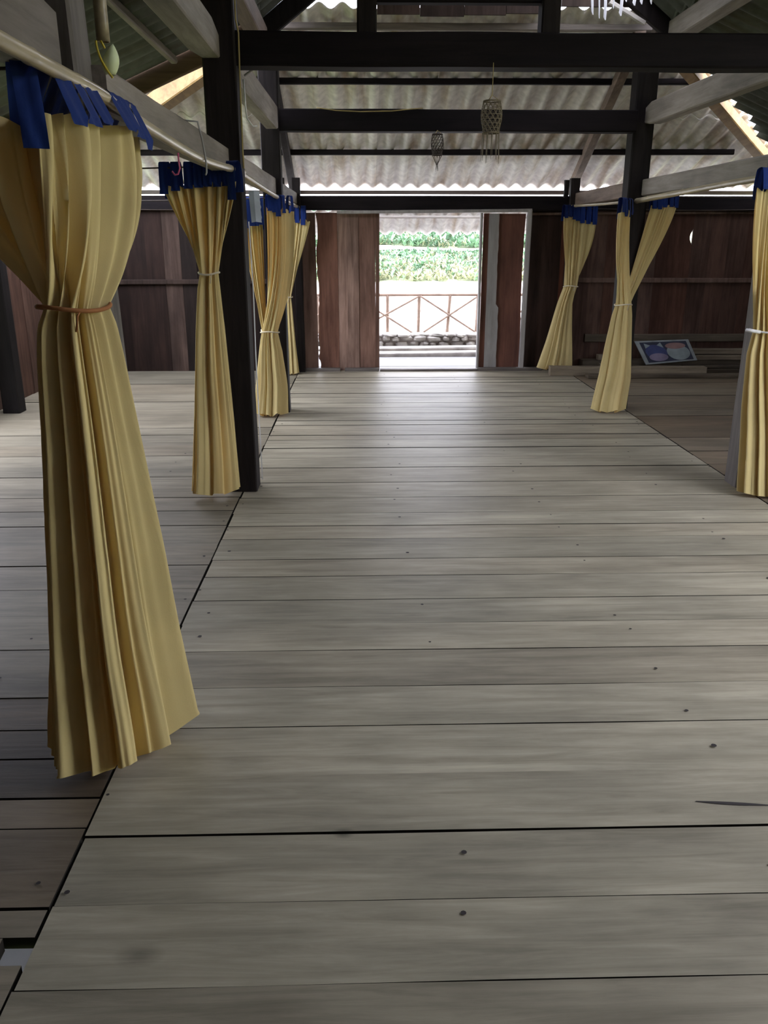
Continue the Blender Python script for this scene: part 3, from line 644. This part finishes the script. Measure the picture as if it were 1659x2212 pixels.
# the pair at the third left post
curtain('pale yellow curtain nearest the aisle in the far left pair',
        [(0, -.775, 7.16, 1.715), (.5, -.67, 7.22, 1.712), (1, -.562, 7.40, 1.688)], 1.80,
        [(.726, -.864, -.713, 7.18, .065), (.66, -.881, -.697, 7.18, .075), (.565, -.896, -.674, 7.18, .085), (.273, -.933, -.642, 7.18, .095), (.02, -.966, -.629, 7.17, .10)],
        [(.10, .045, .02), (.26, .045, .03), (.40, .045, .06), (.56, .045, .03), (.85, .045, .0)],
        npl=7, p=(1.9, 2.4), amp=(.32, .26), tamp=.014, k=(0, .1), seed=8, hemw=.02)
curtain('amber yellow curtain behind the pale one, nearer the second left post',
        [(0, -1.02, 7.36, 1.58), (.5, -.92, 7.36, 1.60), (1, -.83, 7.36, 1.60)], 1.79,
        [(.722, -.875, -.822, 7.33, .045), (.565, -.905, -.822, 7.35, .06), (.273, -.95, -.822, 7.36, .07), (.02, -.985, -.822, 7.37, .07)],
        [(.08, .05, .03), (.3, .05, .03), (.52, .05, .02), (.72, .05, .02), (.92, .05, .01)],
        npl=6, p=(1.15, 1.6), amp=(.32, .28), tamp=.014, seed=12)
curtain('amber curtain at the back left, nearest the door boards',
        [(0, -.86, 9.45, 1.66), (.5, -.70, 9.43, 1.665), (1, -.553, 9.42, 1.66)], 1.79,
        [(.862, -.885, -.775, 9.45, .05), (.78, -.90, -.765, 9.45, .06), (.427, -.93, -.742, 9.45, .075), (.015, -.95, -.708, 9.45, .08)],
        [(.15, .05, .02), (.35, .05, .02), (.55, .05, .03), (.75, .05, .05)],
        npl=6, p=(1.1, 1.15), amp=(.32, .28), tamp=.014, seed=15)
# right side
curtain('yellow curtain at the back right, one side swept toward the doorway',
        [(0, 2.175, 9.36, 1.705), (.35, 2.27, 9.42, 1.70), (.6, 2.37, 9.45, 1.665), (1, 2.56, 9.46, 1.645)], 1.80,
        [(.972, 2.245, 2.40, 9.44, .055), (.88, 2.215, 2.375, 9.44, .06), (.782, 2.184, 2.36, 9.44, .065), (.366, 2.079, 2.388, 9.45, .08), (.06, 1.985, 2.410, 9.45, .085)],
        [(.05, .05, .02), (.22, .05, .0), (.42, .05, .02), (.52, .05, .02), (.66, .05, .03), (.80, .05, .03), (.95, .05, .03)],
        npl=7, p=(1.5, 1.9), amp=(.34, .28), tamp=.014, seed=21)
curtain('yellow curtain hanging in front of the dark right post, left half of the tied pair',
        [(0, 2.118, 7.16, 1.68), (.5, 2.20, 7.24, 1.70), (1, 2.30, 7.42, 1.70)], 1.782,
        [(.940, 2.180, 2.322, 7.25, .055), (.85, 2.155, 2.335, 7.25, .06), (.595, 2.112, 2.352, 7.24, .07), (.317, 2.08, 2.375, 7.24, .075), (.02, 2.03, 2.346, 7.23, .085)],
        [(.15, .045, .0), (.34, .05, .04), (.58, .05, .05), (.82, .05, .03)],
        npl=8, p=(2.0, 1.9), amp=(.34, .28), tamp=.016, k=(0, -.15), seed=26, hemw=.02)
curtain('yellow curtain swept out to the right of the dark right post',
        [(0, 2.435, 7.34, 1.735), (.5, 2.56, 7.37, 1.75), (1, 2.69, 7.42, 1.735)], 1.83,
        [(.945, 2.262, 2.352, 7.355, .03), (.80, 2.24, 2.36, 7.36, .03), (.3, 2.22, 2.385, 7.36, .03), (.06, 2.21, 2.385, 7.36, .03)],
        [(.1, .045, .02), (.3, .045, .03), (.48, .045, .02), (.72, .045, .01), (.9, .045, .01)],
        npl=6, p=(.95, 1.25), amp=(.32, .28), tamp=.014, seed=31, tieback=False)
curtain('yellow-green lit curtain cut off by the right edge of the view',
        [(0, 2.085, 4.62, 1.735), (.4, 2.20, 4.70, 1.735), (1, 2.47, 4.80, 1.73)], 1.825,
        [(.985, 2.232, 2.408, 4.77, .07), (.853, 2.209, 2.456, 4.77, .09), (.522, 2.217, 2.549, 4.76, .11), (.02, 2.258, 2.66, 4.74, .12)],
        [(.12, .05, .0), (.28, .05, .0), (.42, .06, .08), (.62, .05, .05), (.85, .05, .03)],
        npl=8, p=(1.9, 1.6), amp=(.32, .26), tamp=.018, seed=36, tie='whitecord')

# ------------------------------------------------------------------ hanging baskets
def lantern(label, c, r, h, tail, tails, mat, flare=1.0, string=None, pinch=False):
    root = empty('hanging_basket', c); tag(root, label, 'basket', 'woven baskets hanging from the cross beams')
    cx, cy, cz = c; nr, ns = 7, 12; body = MB()
    def P(a, t):
        rr = r * (.80 + .20 * math.sin(math.pi * min(1, t * 1.15)))
        return Vector((cx + rr * math.cos(a), cy + rr * math.sin(a), cz + h * (1 - t)))
    for s in (1, -1):                                          # two families of slanting strands make the open hexagons
        for i in range(ns):
            pts = [P(2 * math.pi * i / ns + s * t / 14 * 1.3 * math.pi / 2, t / 14) for t in range(15)]
            body.tube(pts, .0021, 4)
    for t in range(nr + 1):
        body.tube([P(2 * math.pi * k / 24, t / nr) for k in range(24)], .0021, 4, closed=True)
    body.build('woven_body', M[mat], root)
    rim = MB(); rim.tube([P(2 * math.pi * k / 24, 0) for k in range(24)], .0045, 5, closed=True); MB().tube([P(2 * math.pi * k / 24, 1) for k in range(24)], .004, 5, closed=True).build('lower_ring', M[mat], root)
    rim.build('rim', M[mat], root)
    tl = MB()
    for i in range(tails):
        a = 2 * math.pi * i / tails + .2; p0 = P(a, 1); L = tail * random.uniform(.75, 1.0); pts = []
        for k in range(7):
            t = k / 6; rr = 1 + (flare - 1) * t
            if pinch: rr = max(.06, 1 - 1.5 * t) if t < .66 else .12 + .5 * (t - .66)
            pts.append((cx + (p0.x - cx) * rr, cy + (p0.y - cy) * rr, cz - L * t))
        tl.tube(pts, [.003 * (1 - .6 * k / 6) for k in range(7)], 4)
    tl.build('tail_strips', M[mat], root)
    if string:
        sg = MB(); topc = Vector((cx, cy, cz + h))
        for k in range(3): sg.tube([P(2 * math.pi * k / 3, 0), topc + Vector((0, 0, .03))], .0018, 4)
        sg.tube([topc + Vector((0, 0, .03)), Vector((cx, cy - .0, string))], .0022, 5); sg.build('hanging_string', M['cable'], root)
    return root
lantern('larger woven bamboo basket with long loose strips hanging from the nearest tie beam', (.705, 4.87, 2.03), .056, .155, .155, 11, 'wicker', 1.12, string=2.37)
lantern('small dark woven basket with a pinched tail hanging from the far tie beam', (.62, 7.27, 2.125), .050, .155, .125, 10, 'wickerdark', 1.0, string=2.31, pinch=True)

# white streamers below the roof hole added to light them
st = empty('streamer_bunch', (1.85, 6.75, 3.3)); tag(st, 'bunch of white plastic streamers hanging high up by the right roof plate', 'streamers')
rs = random.Random(4)
for (x, z0, w) in ((1.655, 3.085, .022), (1.70, 3.06, .014), (1.75, 3.055, .026), (1.80, 3.12, .012), (1.855, 3.075, .028), (1.90, 3.17, .02), (1.98, 3.16, .03), (2.03, 3.165, .026), (2.10, 3.165, .02), (2.16, 3.19, .03)):
    y = 6.7 + rs.uniform(-.05, .05); mb = MB(); L = []
    for k in range(9):
        t = k / 8; z = lerp(3.42, z0 - .085, t); sx = .008 * math.sin(t * 5 + x * 9); ww = w * (1 - .25 * t)
        L.append([(x + sx - ww / 2, y, z + (.02 if k == 8 else 0)), (x + sx, y - .006, z), (x + sx + ww / 2, y, z)])
    mb.loft(L, cap=False, closed=False); mb.build('streamer', M['streamer'], st)
MB().tube([(1.62, 6.7, 3.42), (2.2, 6.7, 3.42)], .004, 6).build('hanger', M['whitecord'], st)

# ------------------------------------------------------------------ small things on the left
bt = MB(); seg = [(-.662, 2.42, z) for z in (2.6, 2.45, 2.3, 2.15, 2.02, 1.975)]
ring_o = [[(p[0] + .017 * math.cos(2 * math.pi * k / 14), p[1] + .017 * math.sin(2 * math.pi * k / 14), p[2]) for k in range(14)] for p in seg]
ring_i = [[(p[0] + .0125 * math.cos(2 * math.pi * k / 14), p[1] + .0125 * math.sin(2 * math.pi * k / 14), p[2]) for k in range(14)] for p in reversed(seg)]
bt.loft(ring_o + ring_i, cap=False)
tag(bt.build('bamboo_tube', M['bambooZ'], smooth=True), 'upright hollow bamboo tube with open lower end beside the first left post', 'tube')
cp = empty('plastic_scoop', (-.655, 2.41, 1.885)); tag(cp, 'pale green plastic scoop on a yellow strap below the bamboo tube', 'scoop')
mb = MB(); rings = []
for i in range(9):
    t = i / 8; rr = .006 + .022 * math.sin(math.pi * min(1, .12 + t * .8)); c = Vector((-.648 + .004 * t, 2.41, 1.897 + .062 * t))
    rings.append([c + Vector((rr * .8 * math.cos(R(a)), rr * .8 * math.sin(R(a)), .010 * math.cos(R(a)) * t)) for a in range(-200, 90, 24)])
mb.loft(rings, cap=False, closed=False); so = mb.build('scoop_bowl', M['palegreen'], cp, smooth=True)
sm = so.modifiers.new('t', 'SOLIDIFY'); sm.thickness = .002
mb = MB(); mb.tube([(-.672 + .034 * (1 - math.cos(t * math.pi)) * .5 + 0 * t, 2.388, 1.972 - .085 * math.sin(t * math.pi * .5)) for t in [i / 14 for i in range(15)]], .0032, 6)
mb.tube([(-.660, 2.39, 1.972), (-.652, 2.39, 1.955)], .003, 6); mb.build('strap', M['yellowplastic'], cp, smooth=True)
cordobj('string_tie', [(-.70 + dx, y, z) for dx, y, z in ((-.05, 3.83, 1.962), (.012, 3.84, 1.958), (.018, 3.88, 1.90), (.02, 3.92, 1.84), (.022, 3.93, 1.80), (.021, 3.93, 1.765), (.018, 3.92, 1.755))], .004, 'greystring', 'grey string knotted over the left rail beam and pole', 'string')
cordobj('plastic_hook', [(-.70 + .006 * 1, 3.42, 1.80), (-.694, 3.42, 1.775), (-.692, 3.42, 1.745), (-.700, 3.42, 1.725), (-.712, 3.42, 1.722), (-.722, 3.42, 1.735)], .0035, 'pink', 'pink plastic hook hanging under the left bamboo pole', 'hook')
# torn grey sheet beside the second post
mb = MB(); L = []
for k in range(13):
    t = k / 12; z = lerp(1.745, 1.575, t); e = .008 * noise.noise(Vector((t * 9, 2, 0)))
    L.append([(-.650 + .010 * t, 5.12, z), (-.62 + .006 * t, 5.112, z + .004), (-.588 + e + .006 * t, 5.12, z)])
mb.loft(L, cap=False, closed=False); o = mb.build('plastic_sheet', M['greyplastic']); sm = o.modifiers.new('t', 'SOLIDIFY'); sm.thickness = .003
tag(o, 'torn bluish-grey plastic sheet hanging behind the second left post', 'plastic sheet')
cordobj('string_line', [(-.655, 5.10, 1.58), (-.648, 5.10, 1.2), (-.652, 5.10, .8), (-.650, 5.10, .35), (-.648, 5.10, .02)], .0035, 'whitecord', 'thin white cord hanging down along the second left post')
cordobj('electric_cable', [(-.640, 4.86, 3.0), (-.642, 4.87, 2.56), (-.630, 4.86, 2.50), (-.632, 4.86, 2.40), (-.638, 4.88, 2.2), (-.641, 4.88, 1.95), (-.640, 4.88, 1.85)], .0045, 'cable', 'ochre electric cable clipped to the second left post', 'cable')
cordobj('electric_cable', [(-.35, 7.29, 2.475), (-.2, 7.29, 2.455), (.0, 7.29, 2.447), (.25, 7.29, 2.452), (.42, 7.29, 2.468), (.5, 7.30, 2.475)], .004, 'cable', 'ochre cable sagging across the far tie beam', 'cable')
cordobj('bent_wire', [(-.645, 5.09, 2.32), (-.640, 5.09, 2.18), (-.636, 5.09, 2.125), (-.605, 5.10, 2.085), (-.585, 5.12, 2.09)], .005, 'whitecord', 'bent white wire beside the second left post, under the upper beam', 'wire')
cordobj('metal_rod', [(-.640, 5.10, 2.34), (-.60, 5.12, 2.37), (-.565, 5.14, 2.395)], .006, 'greystring', 'short pale rod sticking out by the near tie beam end', 'rod')
cordobj('white_peg', [(2.165, 4.68, .998), (2.20, 4.68, .992), (2.25, 4.69, .985)], .010, 'whitecord', 'pale peg of the tie sticking out left of the right edge curtain', 'peg')

# ------------------------------------------------------------------ lumber by the right back wall
def board(p0, p1, w, h, label, lo=.42, hi=.58, b=0.0, group='timbers lying by the right back wall'):
    mb = MB().rnd(lo, hi, b); mb.timber(p0, p1, w, h, 8, .003, .005, (0, 0, 1), random.random() * 40)
    return tag(mb.build('timber', M['lumberX']), label, 'timber', group)
board((2.12, 9.33, .052), (2.94, 9.31, .05), .12, .10, 'squared brown-grey timber on the floor under the far right curtain', .62, .68)
board((2.97, 9.31, .05), (3.885, 9.29, .05), .12, .098, 'squared tan timber with a pale sawn end, in front of the picture', .80, .86)
board((2.5, 9.14, .02), (4.95, 9.12, .02), .14, .035, 'flat thin board on the floor in front of the squared timbers', .40, .46, .6)
board((3.0, 9.48, .025), (4.9, 9.50, .025), .18, .05, 'dark board lying flat behind the tan squared timber', .3, .36, .8)
board((2.55, 9.62, .09), (4.95, 9.62, .09), .16, .09, 'thick board against the foot of the right back wall', .36, .42, .4)
board((3.3, 9.60, .165), (4.95, 9.58, .165), .2, .05, 'wide board on top of the lumber pile behind the picture', .5, .56)
board((3.55, 9.63, .225), (4.9, 9.62, .225), .14, .055, 'narrow upper board of the lumber pile', .6, .66)
board((3.7, 9.50, .07), (4.7, 9.48, .07), .14, .03, 'short dark board right of the picture', .32, .38, .5)
board((2.72, 9.56, .17), (3.05, 9.56, .17), .10, .06, 'short grey block end behind the far right curtain', .6, .66)
board((2.74, 9.52, .065), (3.02, 9.50, .065), .10, .07, 'lower grey block end behind the far right curtain', .6, .66)
# picture panel leaning on the lumber
pc = empty('picture_panel', (3.5, 9.42, .1)); tag(pc, 'leaning picture panel of a blue and a white round animal face on dark ground', 'picture')
def pp(u, v, d=0.0):                                           # u across 0..1, v up 0..1
    a = Vector((3.245, 9.40, .105)).lerp(Vector((3.83, 9.40, .155)), u); b = Vector((3.125, 9.52, .355)).lerp(Vector((3.745, 9.52, .375)), u)
    n = Vector((0, -.9, .43)); return a.lerp(b, v) + n * d
def flat(name, pts, mat, d, th=.002):
    mb = MB(); n = len(pts); f = [pp(u, v, d) for u, v in pts]; k = [pp(u, v, d - th) for u, v in pts]
    mb.loft([k, f]); return mb.build(name, M[mat], pc)
def ell(cx, cy, rx, ry, a0=0, a1=360, n=26): return [(cx + rx * math.cos(R(a0 + (a1 - a0) * i / (n - 1))), cy + ry * math.sin(R(a0 + (a1 - a0) * i / (n - 1)))) for i in range(n - (1 if a1 - a0 == 360 else 0))]
flat('panel_board', [(0, 0), (1, 0), (1, 1), (0, 1)], 'picedge', 0, .014)
flat('dark_ground', [(.07, .06), (.94, .06), (.94, .93), (.07, .93)], 'picnavy', .003)
flat('blue_face', ell(.30, .47, .20, .34), 'picblue', .006)
flat('blue_ear', [(.13, .66), (.14, .88), (.24, .78)], 'picwhite', .0065); flat('blue_ear', [(.36, .78), (.45, .90), (.47, .66)], 'picwhite', .0065)
flat('muzzle', ell(.30, .26, .18, .17), 'piclilac', .009)
flat('white_face', ell(.71, .42, .215, .35), 'picwhite', .006)
flat('pink_brow', ell(.70, .72, .19, .14), 'picpink', .009)

# ------------------------------------------------------------------ outside
mb = MB()
mb.v += [(-70, -60, -.75), (70, -60, -.75), (70, 90, -.75), (-70, 90, -.75)]; mb.face((0, 1, 2, 3))
tag(mb.build('ground', M['grass']), 'green ground around and under the house', 'ground', kind='structure')
mb = MB().rnd(); mb.box((-1.6, 1.2, -.75), (-.3, 2.6, -.5)); tag(mb.build('hole_bright_slab', M['white']), 'pale slab added below the broken floorboard to brighten the hole', 'slab', kind='structure')  # slab put in so the ground under the hole looks bright
mb = MB(); y = 9.80
while y < 11.0:
    y1 = min(y + random.uniform(.16, .24), 11.02); mb.rnd(.45, .55); plank(mb, -3.4, 5.0, y, y1, edge=None, gap=.006); y = y1
v = mb.build('veranda_floor', M['veranda']); v.location.z = -.02; tag(v, 'pale plank veranda floor outside the doorway', 'veranda', kind='structure')
for (y, z, h, lab) in ((11.12, .0, .10, 'lower pale stone step beyond the veranda'), (11.38, .035, .14, 'upper pale stone step against the stone wall')):
    mb = MB().rnd(); mb.timber((-3.4, y, z - h / 2 + .03), (5.0, y, z - h / 2 + .03), .24, h, 30, .012, .012)
    tag(mb.build('stone_step', M['stone']), lab, 'step')
# stone wall
sw = MB(); rs = random.Random(7)
def stone(mb, c, rx, ry, rz, sd):
    rings = []
    for i in range(1, 7):
        th = math.pi * i / 7; ring = []
        for k in range(12):
            ph = 2 * math.pi * k / 12; d = Vector((math.sin(th) * math.cos(ph), math.sin(th) * math.sin(ph), math.cos(th)))
            s = 1 + .16 * noise.noise(d * 1.7 + Vector((sd, 0, 0))); e = .75
            g = Vector([math.copysign(abs(q) ** e, q) for q in d]) * s
            ring.append((c[0] + g.x * rx, c[1] + g.y * ry, c[2] + g.z * rz))
        rings.append(ring)
    mb.loft(rings)
for row, (z, h) in enumerate(((.065, .052), (.145, .045), (.195, .028))):
    x = -2.2 + rs.uniform(0, .2)
    while x < 4.2:
        w = rs.uniform(.055, .12) * (1.3 if row == 2 else 1); stone(sw, (x + w, 11.70 + rs.uniform(-.02, .02), z + rs.uniform(-.008, .008)), w, .14, h * rs.uniform(.85, 1.1), rs.random() * 90); x += 2 * w * .93
sw.mi = 1; sw.box((-2.2, 11.62, -.7), (4.2, 12.0, .185))
tag(sw.build('stone_wall', [M['stone'], M['mortar']], smooth=False), 'low wall of rounded stones under the bamboo railing', 'wall', kind='structure')
# bamboo railing
rl = empty('bamboo_railing', (.8, 11.8, .2)); tag(rl, 'bamboo railing with crossed braces seen through the doorway', 'railing')
def pole(name, p0, p1, r):
    P0, P1 = Vector(p0), Vector(p1); n = 24; pts = [P0.lerp(P1, i / n) for i in range(n + 1)]
    rad = [r * (1.15 if i % 6 == 3 else 1) for i in range(n + 1)]
    return MB().tube(pts, rad, 8).build(name, M['bambooout'], rl, smooth=True)
pole('top_rail', (-2.0, 11.80, .728), (4.0, 11.80, .728), .021)
for x, x2 in ((-1.15, -1.15), (-.62, -.62), (-.12, -.12), (.353, .353), (.785, .795), (1.19, 1.225), (1.60, 1.62), (2.05, 2.05), (2.6, 2.6)): pole('upright', (x, 11.80, .16), (x2, 11.80, .72), .022)
for (a, b) in (((-.18, .19), (.775, .70)), ((-.1, .71), (.72, .20)), ((.81, .71), (1.62, .20)), ((.83, .20), (1.60, .70)), ((-1.1, .2), (-.16, .7)), ((1.66, .7), (2.6, .2)), ((1.66, .2), (2.6, .7))):
    pole('brace', (a[0], 11.775, a[1]), (b[0], 11.775, b[1]), .013)
# porch roof beyond the door
def zporch(y): return 1.80 - (y - 10.65) * .44
M['sheetporch'] = mat_sheet('pale_cement_sheet', (.72, .71, .68), 'Y')
sheet_obj('ceiling_porch', M['sheetporch'], lambda a, b: (a, b, zporch(b)), 540, 6, lambda a, b: True, 'corrugated porch roof edge seen at the top of the doorway', -3.5, 5.0, 10.65, 11.26)
timber_obj('porch_purlin', M['paleX'], (-3.4, 10.70, 1.722), (5.0, 10.70, 1.722), .05, .03, 'pale board under the porch roof at the top of the doorway', 'beam', kind='structure', seg=10)
# terrace ground, hillside
mb = MB(); mb.box((-30, 11.95, -.74), (34, 27.6, .11)); tag(mb.build('terrace_ground', M['terrace']), 'pale dry ground behind the bamboo railing', 'ground', kind='structure')
def zh(x, y):
    if y < 27: return .1
    if y < 34: z = .1 + (y - 27) / 7 * .85
    elif y < 37: z = .95 + (y - 34) * .045
    else: z = 1.08 + (y - 37) * .22
    return min(z, 2.75) + .10 * noise.noise(Vector((x * .35, y * .35, 0)))
mb = MB(); n = 60; ys = [26.8 + i * .45 for i in range(46)]; xs = [-25 + i for i in range(62)]
for yy in ys:
    for xx in xs: mb.v.append((xx, yy, zh(xx, yy)))
for j in range(len(ys) - 1):
    for i in range(len(xs) - 1): mb.face((j * len(xs) + i, j * len(xs) + i + 1, (j + 1) * len(xs) + i + 1, (j + 1) * len(xs) + i))
tag(mb.build('hillside', M['hill'], smooth=True), 'green hillside beyond the terrace', 'hill', kind='structure')
mb = MB(); nx = 22; nyy = 30
for j in range(nyy):
    for i in range(nx):
        X = 7.6 + i * .6; Y = -14 + j; t = min(1, i / 12)
        mb.v.append((X, Y, -.74 + 4.4 * t * t * (3 - 2 * t) + .25 * noise.noise(Vector((X * .5, Y * .5, 3))) * t))
for j in range(nyy - 1):
    for i in range(nx - 1): mb.face((j * nx + i, j * nx + i + 1, (j + 1) * nx + i + 1, (j + 1) * nx + i))
tag(mb.build('bounce_bank', M['bankbounce'], smooth=True), 'added bank bouncing yellow-green daylight in at the right wall opening', 'hill', kind='structure')  # unseen bank added to tint the daylight from the right
def band(name, y0, y1, nclump, hmin, hmax, label, dry, x0=-3, x1=9):
    mb = MB(); r = random.Random(hash(name) % 1000 if False else len(name))
    for _ in range(nclump):
        x = r.uniform(x0, x1); y = r.uniform(y0, y1); z = zh(x, y); h = r.uniform(hmin, hmax) * .6
        mb.mi = 1 if r.random() < dry * (1.6 - 1.4 * (y - y0) / (y1 - y0)) else 0
        for k in range(9):
            a = r.uniform(0, 6.28); e = r.uniform(.3, 1.3); L = h * r.uniform(.5, 1); w = L * .16
            c = Vector((x, y, z + r.uniform(0, h * .6))); d = Vector((math.cos(a) * math.cos(e), math.sin(a) * math.cos(e), math.sin(e))) * L
            s = Vector((-math.sin(a), math.cos(a), 0)) * w; b = len(mb.v)
            mid = c + d * .5
            mb.v += [tuple(c), tuple(mid + s), tuple(c + d - Vector((0, 0, L * .15))), tuple(mid - s)]; mb.face((b, b + 1, b + 2, b + 3))
    return tag(mb.build(name, [M['leaf'], M['leaf2']]), label, 'shrubs', kind='stuff')
mb = MB(); xs2 = [-4 + i * .5 for i in range(21)]
for xx in xs2:
    e = .25 + .75 * min(1, max(0, (3.2 - xx) / 2.4))
    mb.v += [(xx, 33.6, zh(xx, 33.6) + .06), (xx, 33.6 + 2.6 * e, zh(xx, 33.6 + 2.6 * e) + .06)]
for i in range(20): mb.face((2 * i, 2 * i + 2, 2 * i + 3, 2 * i + 1))
tag(mb.build('footpath', M['terrace']), 'pale footpath crossing the hillside between the two green banks', 'path', kind='structure')
band('lower_shrubbery', 27.3, 32.6, 4800, .22, .5, 'green shrubs and dry grass on the lower bank beyond the railing', .55)
band('upper_shrubbery', 36.4, 45.0, 5400, .3, .7, 'bushier green growth on the upper bank, under the porch roof edge', .12, -4, 12)

# ------------------------------------------------------------------ light: an overcast sky through the openings
w = bpy.data.worlds.new('sky'); scene.world = w; w.use_nodes = True; nt = w.node_tree; nt.nodes.clear()
wo = nt.nodes.new('ShaderNodeOutputWorld'); bg = nt.nodes.new('ShaderNodeBackground')
bg.inputs[0].default_value = (.93, .95, 1.10, 1); bg.inputs[1].default_value = 1.0
nt.links.new(bg.outputs[0], wo.inputs[0])
def portal(loc, rot, sx, sy):
    l = bpy.data.lights.new('daylight_opening', 'AREA'); l.shape = 'RECTANGLE'; l.size = sx; l.size_y = sy; l.cycles.is_portal = True
    o = bpy.data.objects.new('daylight_opening', l); COL.objects.link(o); o.location = loc; o.rotation_euler = rot; return o
portal((.77, 9.85, .87), (R(-90), 0, 0), 1.2, 1.75)
portal((WXL - .08, 5.83, .9), (0, R(-90), 0), 1.75, 1.9)
portal((WXR + .08, 2.05, .9), (0, R(90), 0), 1.8, 2.5)
portal((4.1, 2.25, 2.75), (0, R(157), 0), 2.9, 2.1)
portal((.8, 10.36, 1.92), (R(-90), 0, 0), 8.0, .26)

# ------------------------------------------------------------------ camera
cam = bpy.data.cameras.new('camera'); co = bpy.data.objects.new('camera', cam); COL.objects.link(co)
co.location = (0, 0, 1.5); co.rotation_euler = (R(90 - 18.512), 0, R(-1.480))
cam.sensor_fit = 'HORIZONTAL'; cam.sensor_width = 36; cam.lens = 1780 / 1659 * 36; cam.clip_start = .05; cam.clip_end = 300
scene.camera = co
scene.view_settings.view_transform = 'Standard'; scene.view_settings.look = 'None'; scene.view_settings.gamma = 1; scene.view_settings.use_curve_mapping = False
scene.view_settings.exposure = 3.2
scene.cycles.use_denoising = True
scene.cycles.max_bounces = 8; scene.cycles.diffuse_bounces = 5; scene.cycles.glossy_bounces = 3; scene.cycles.transmission_bounces = 6
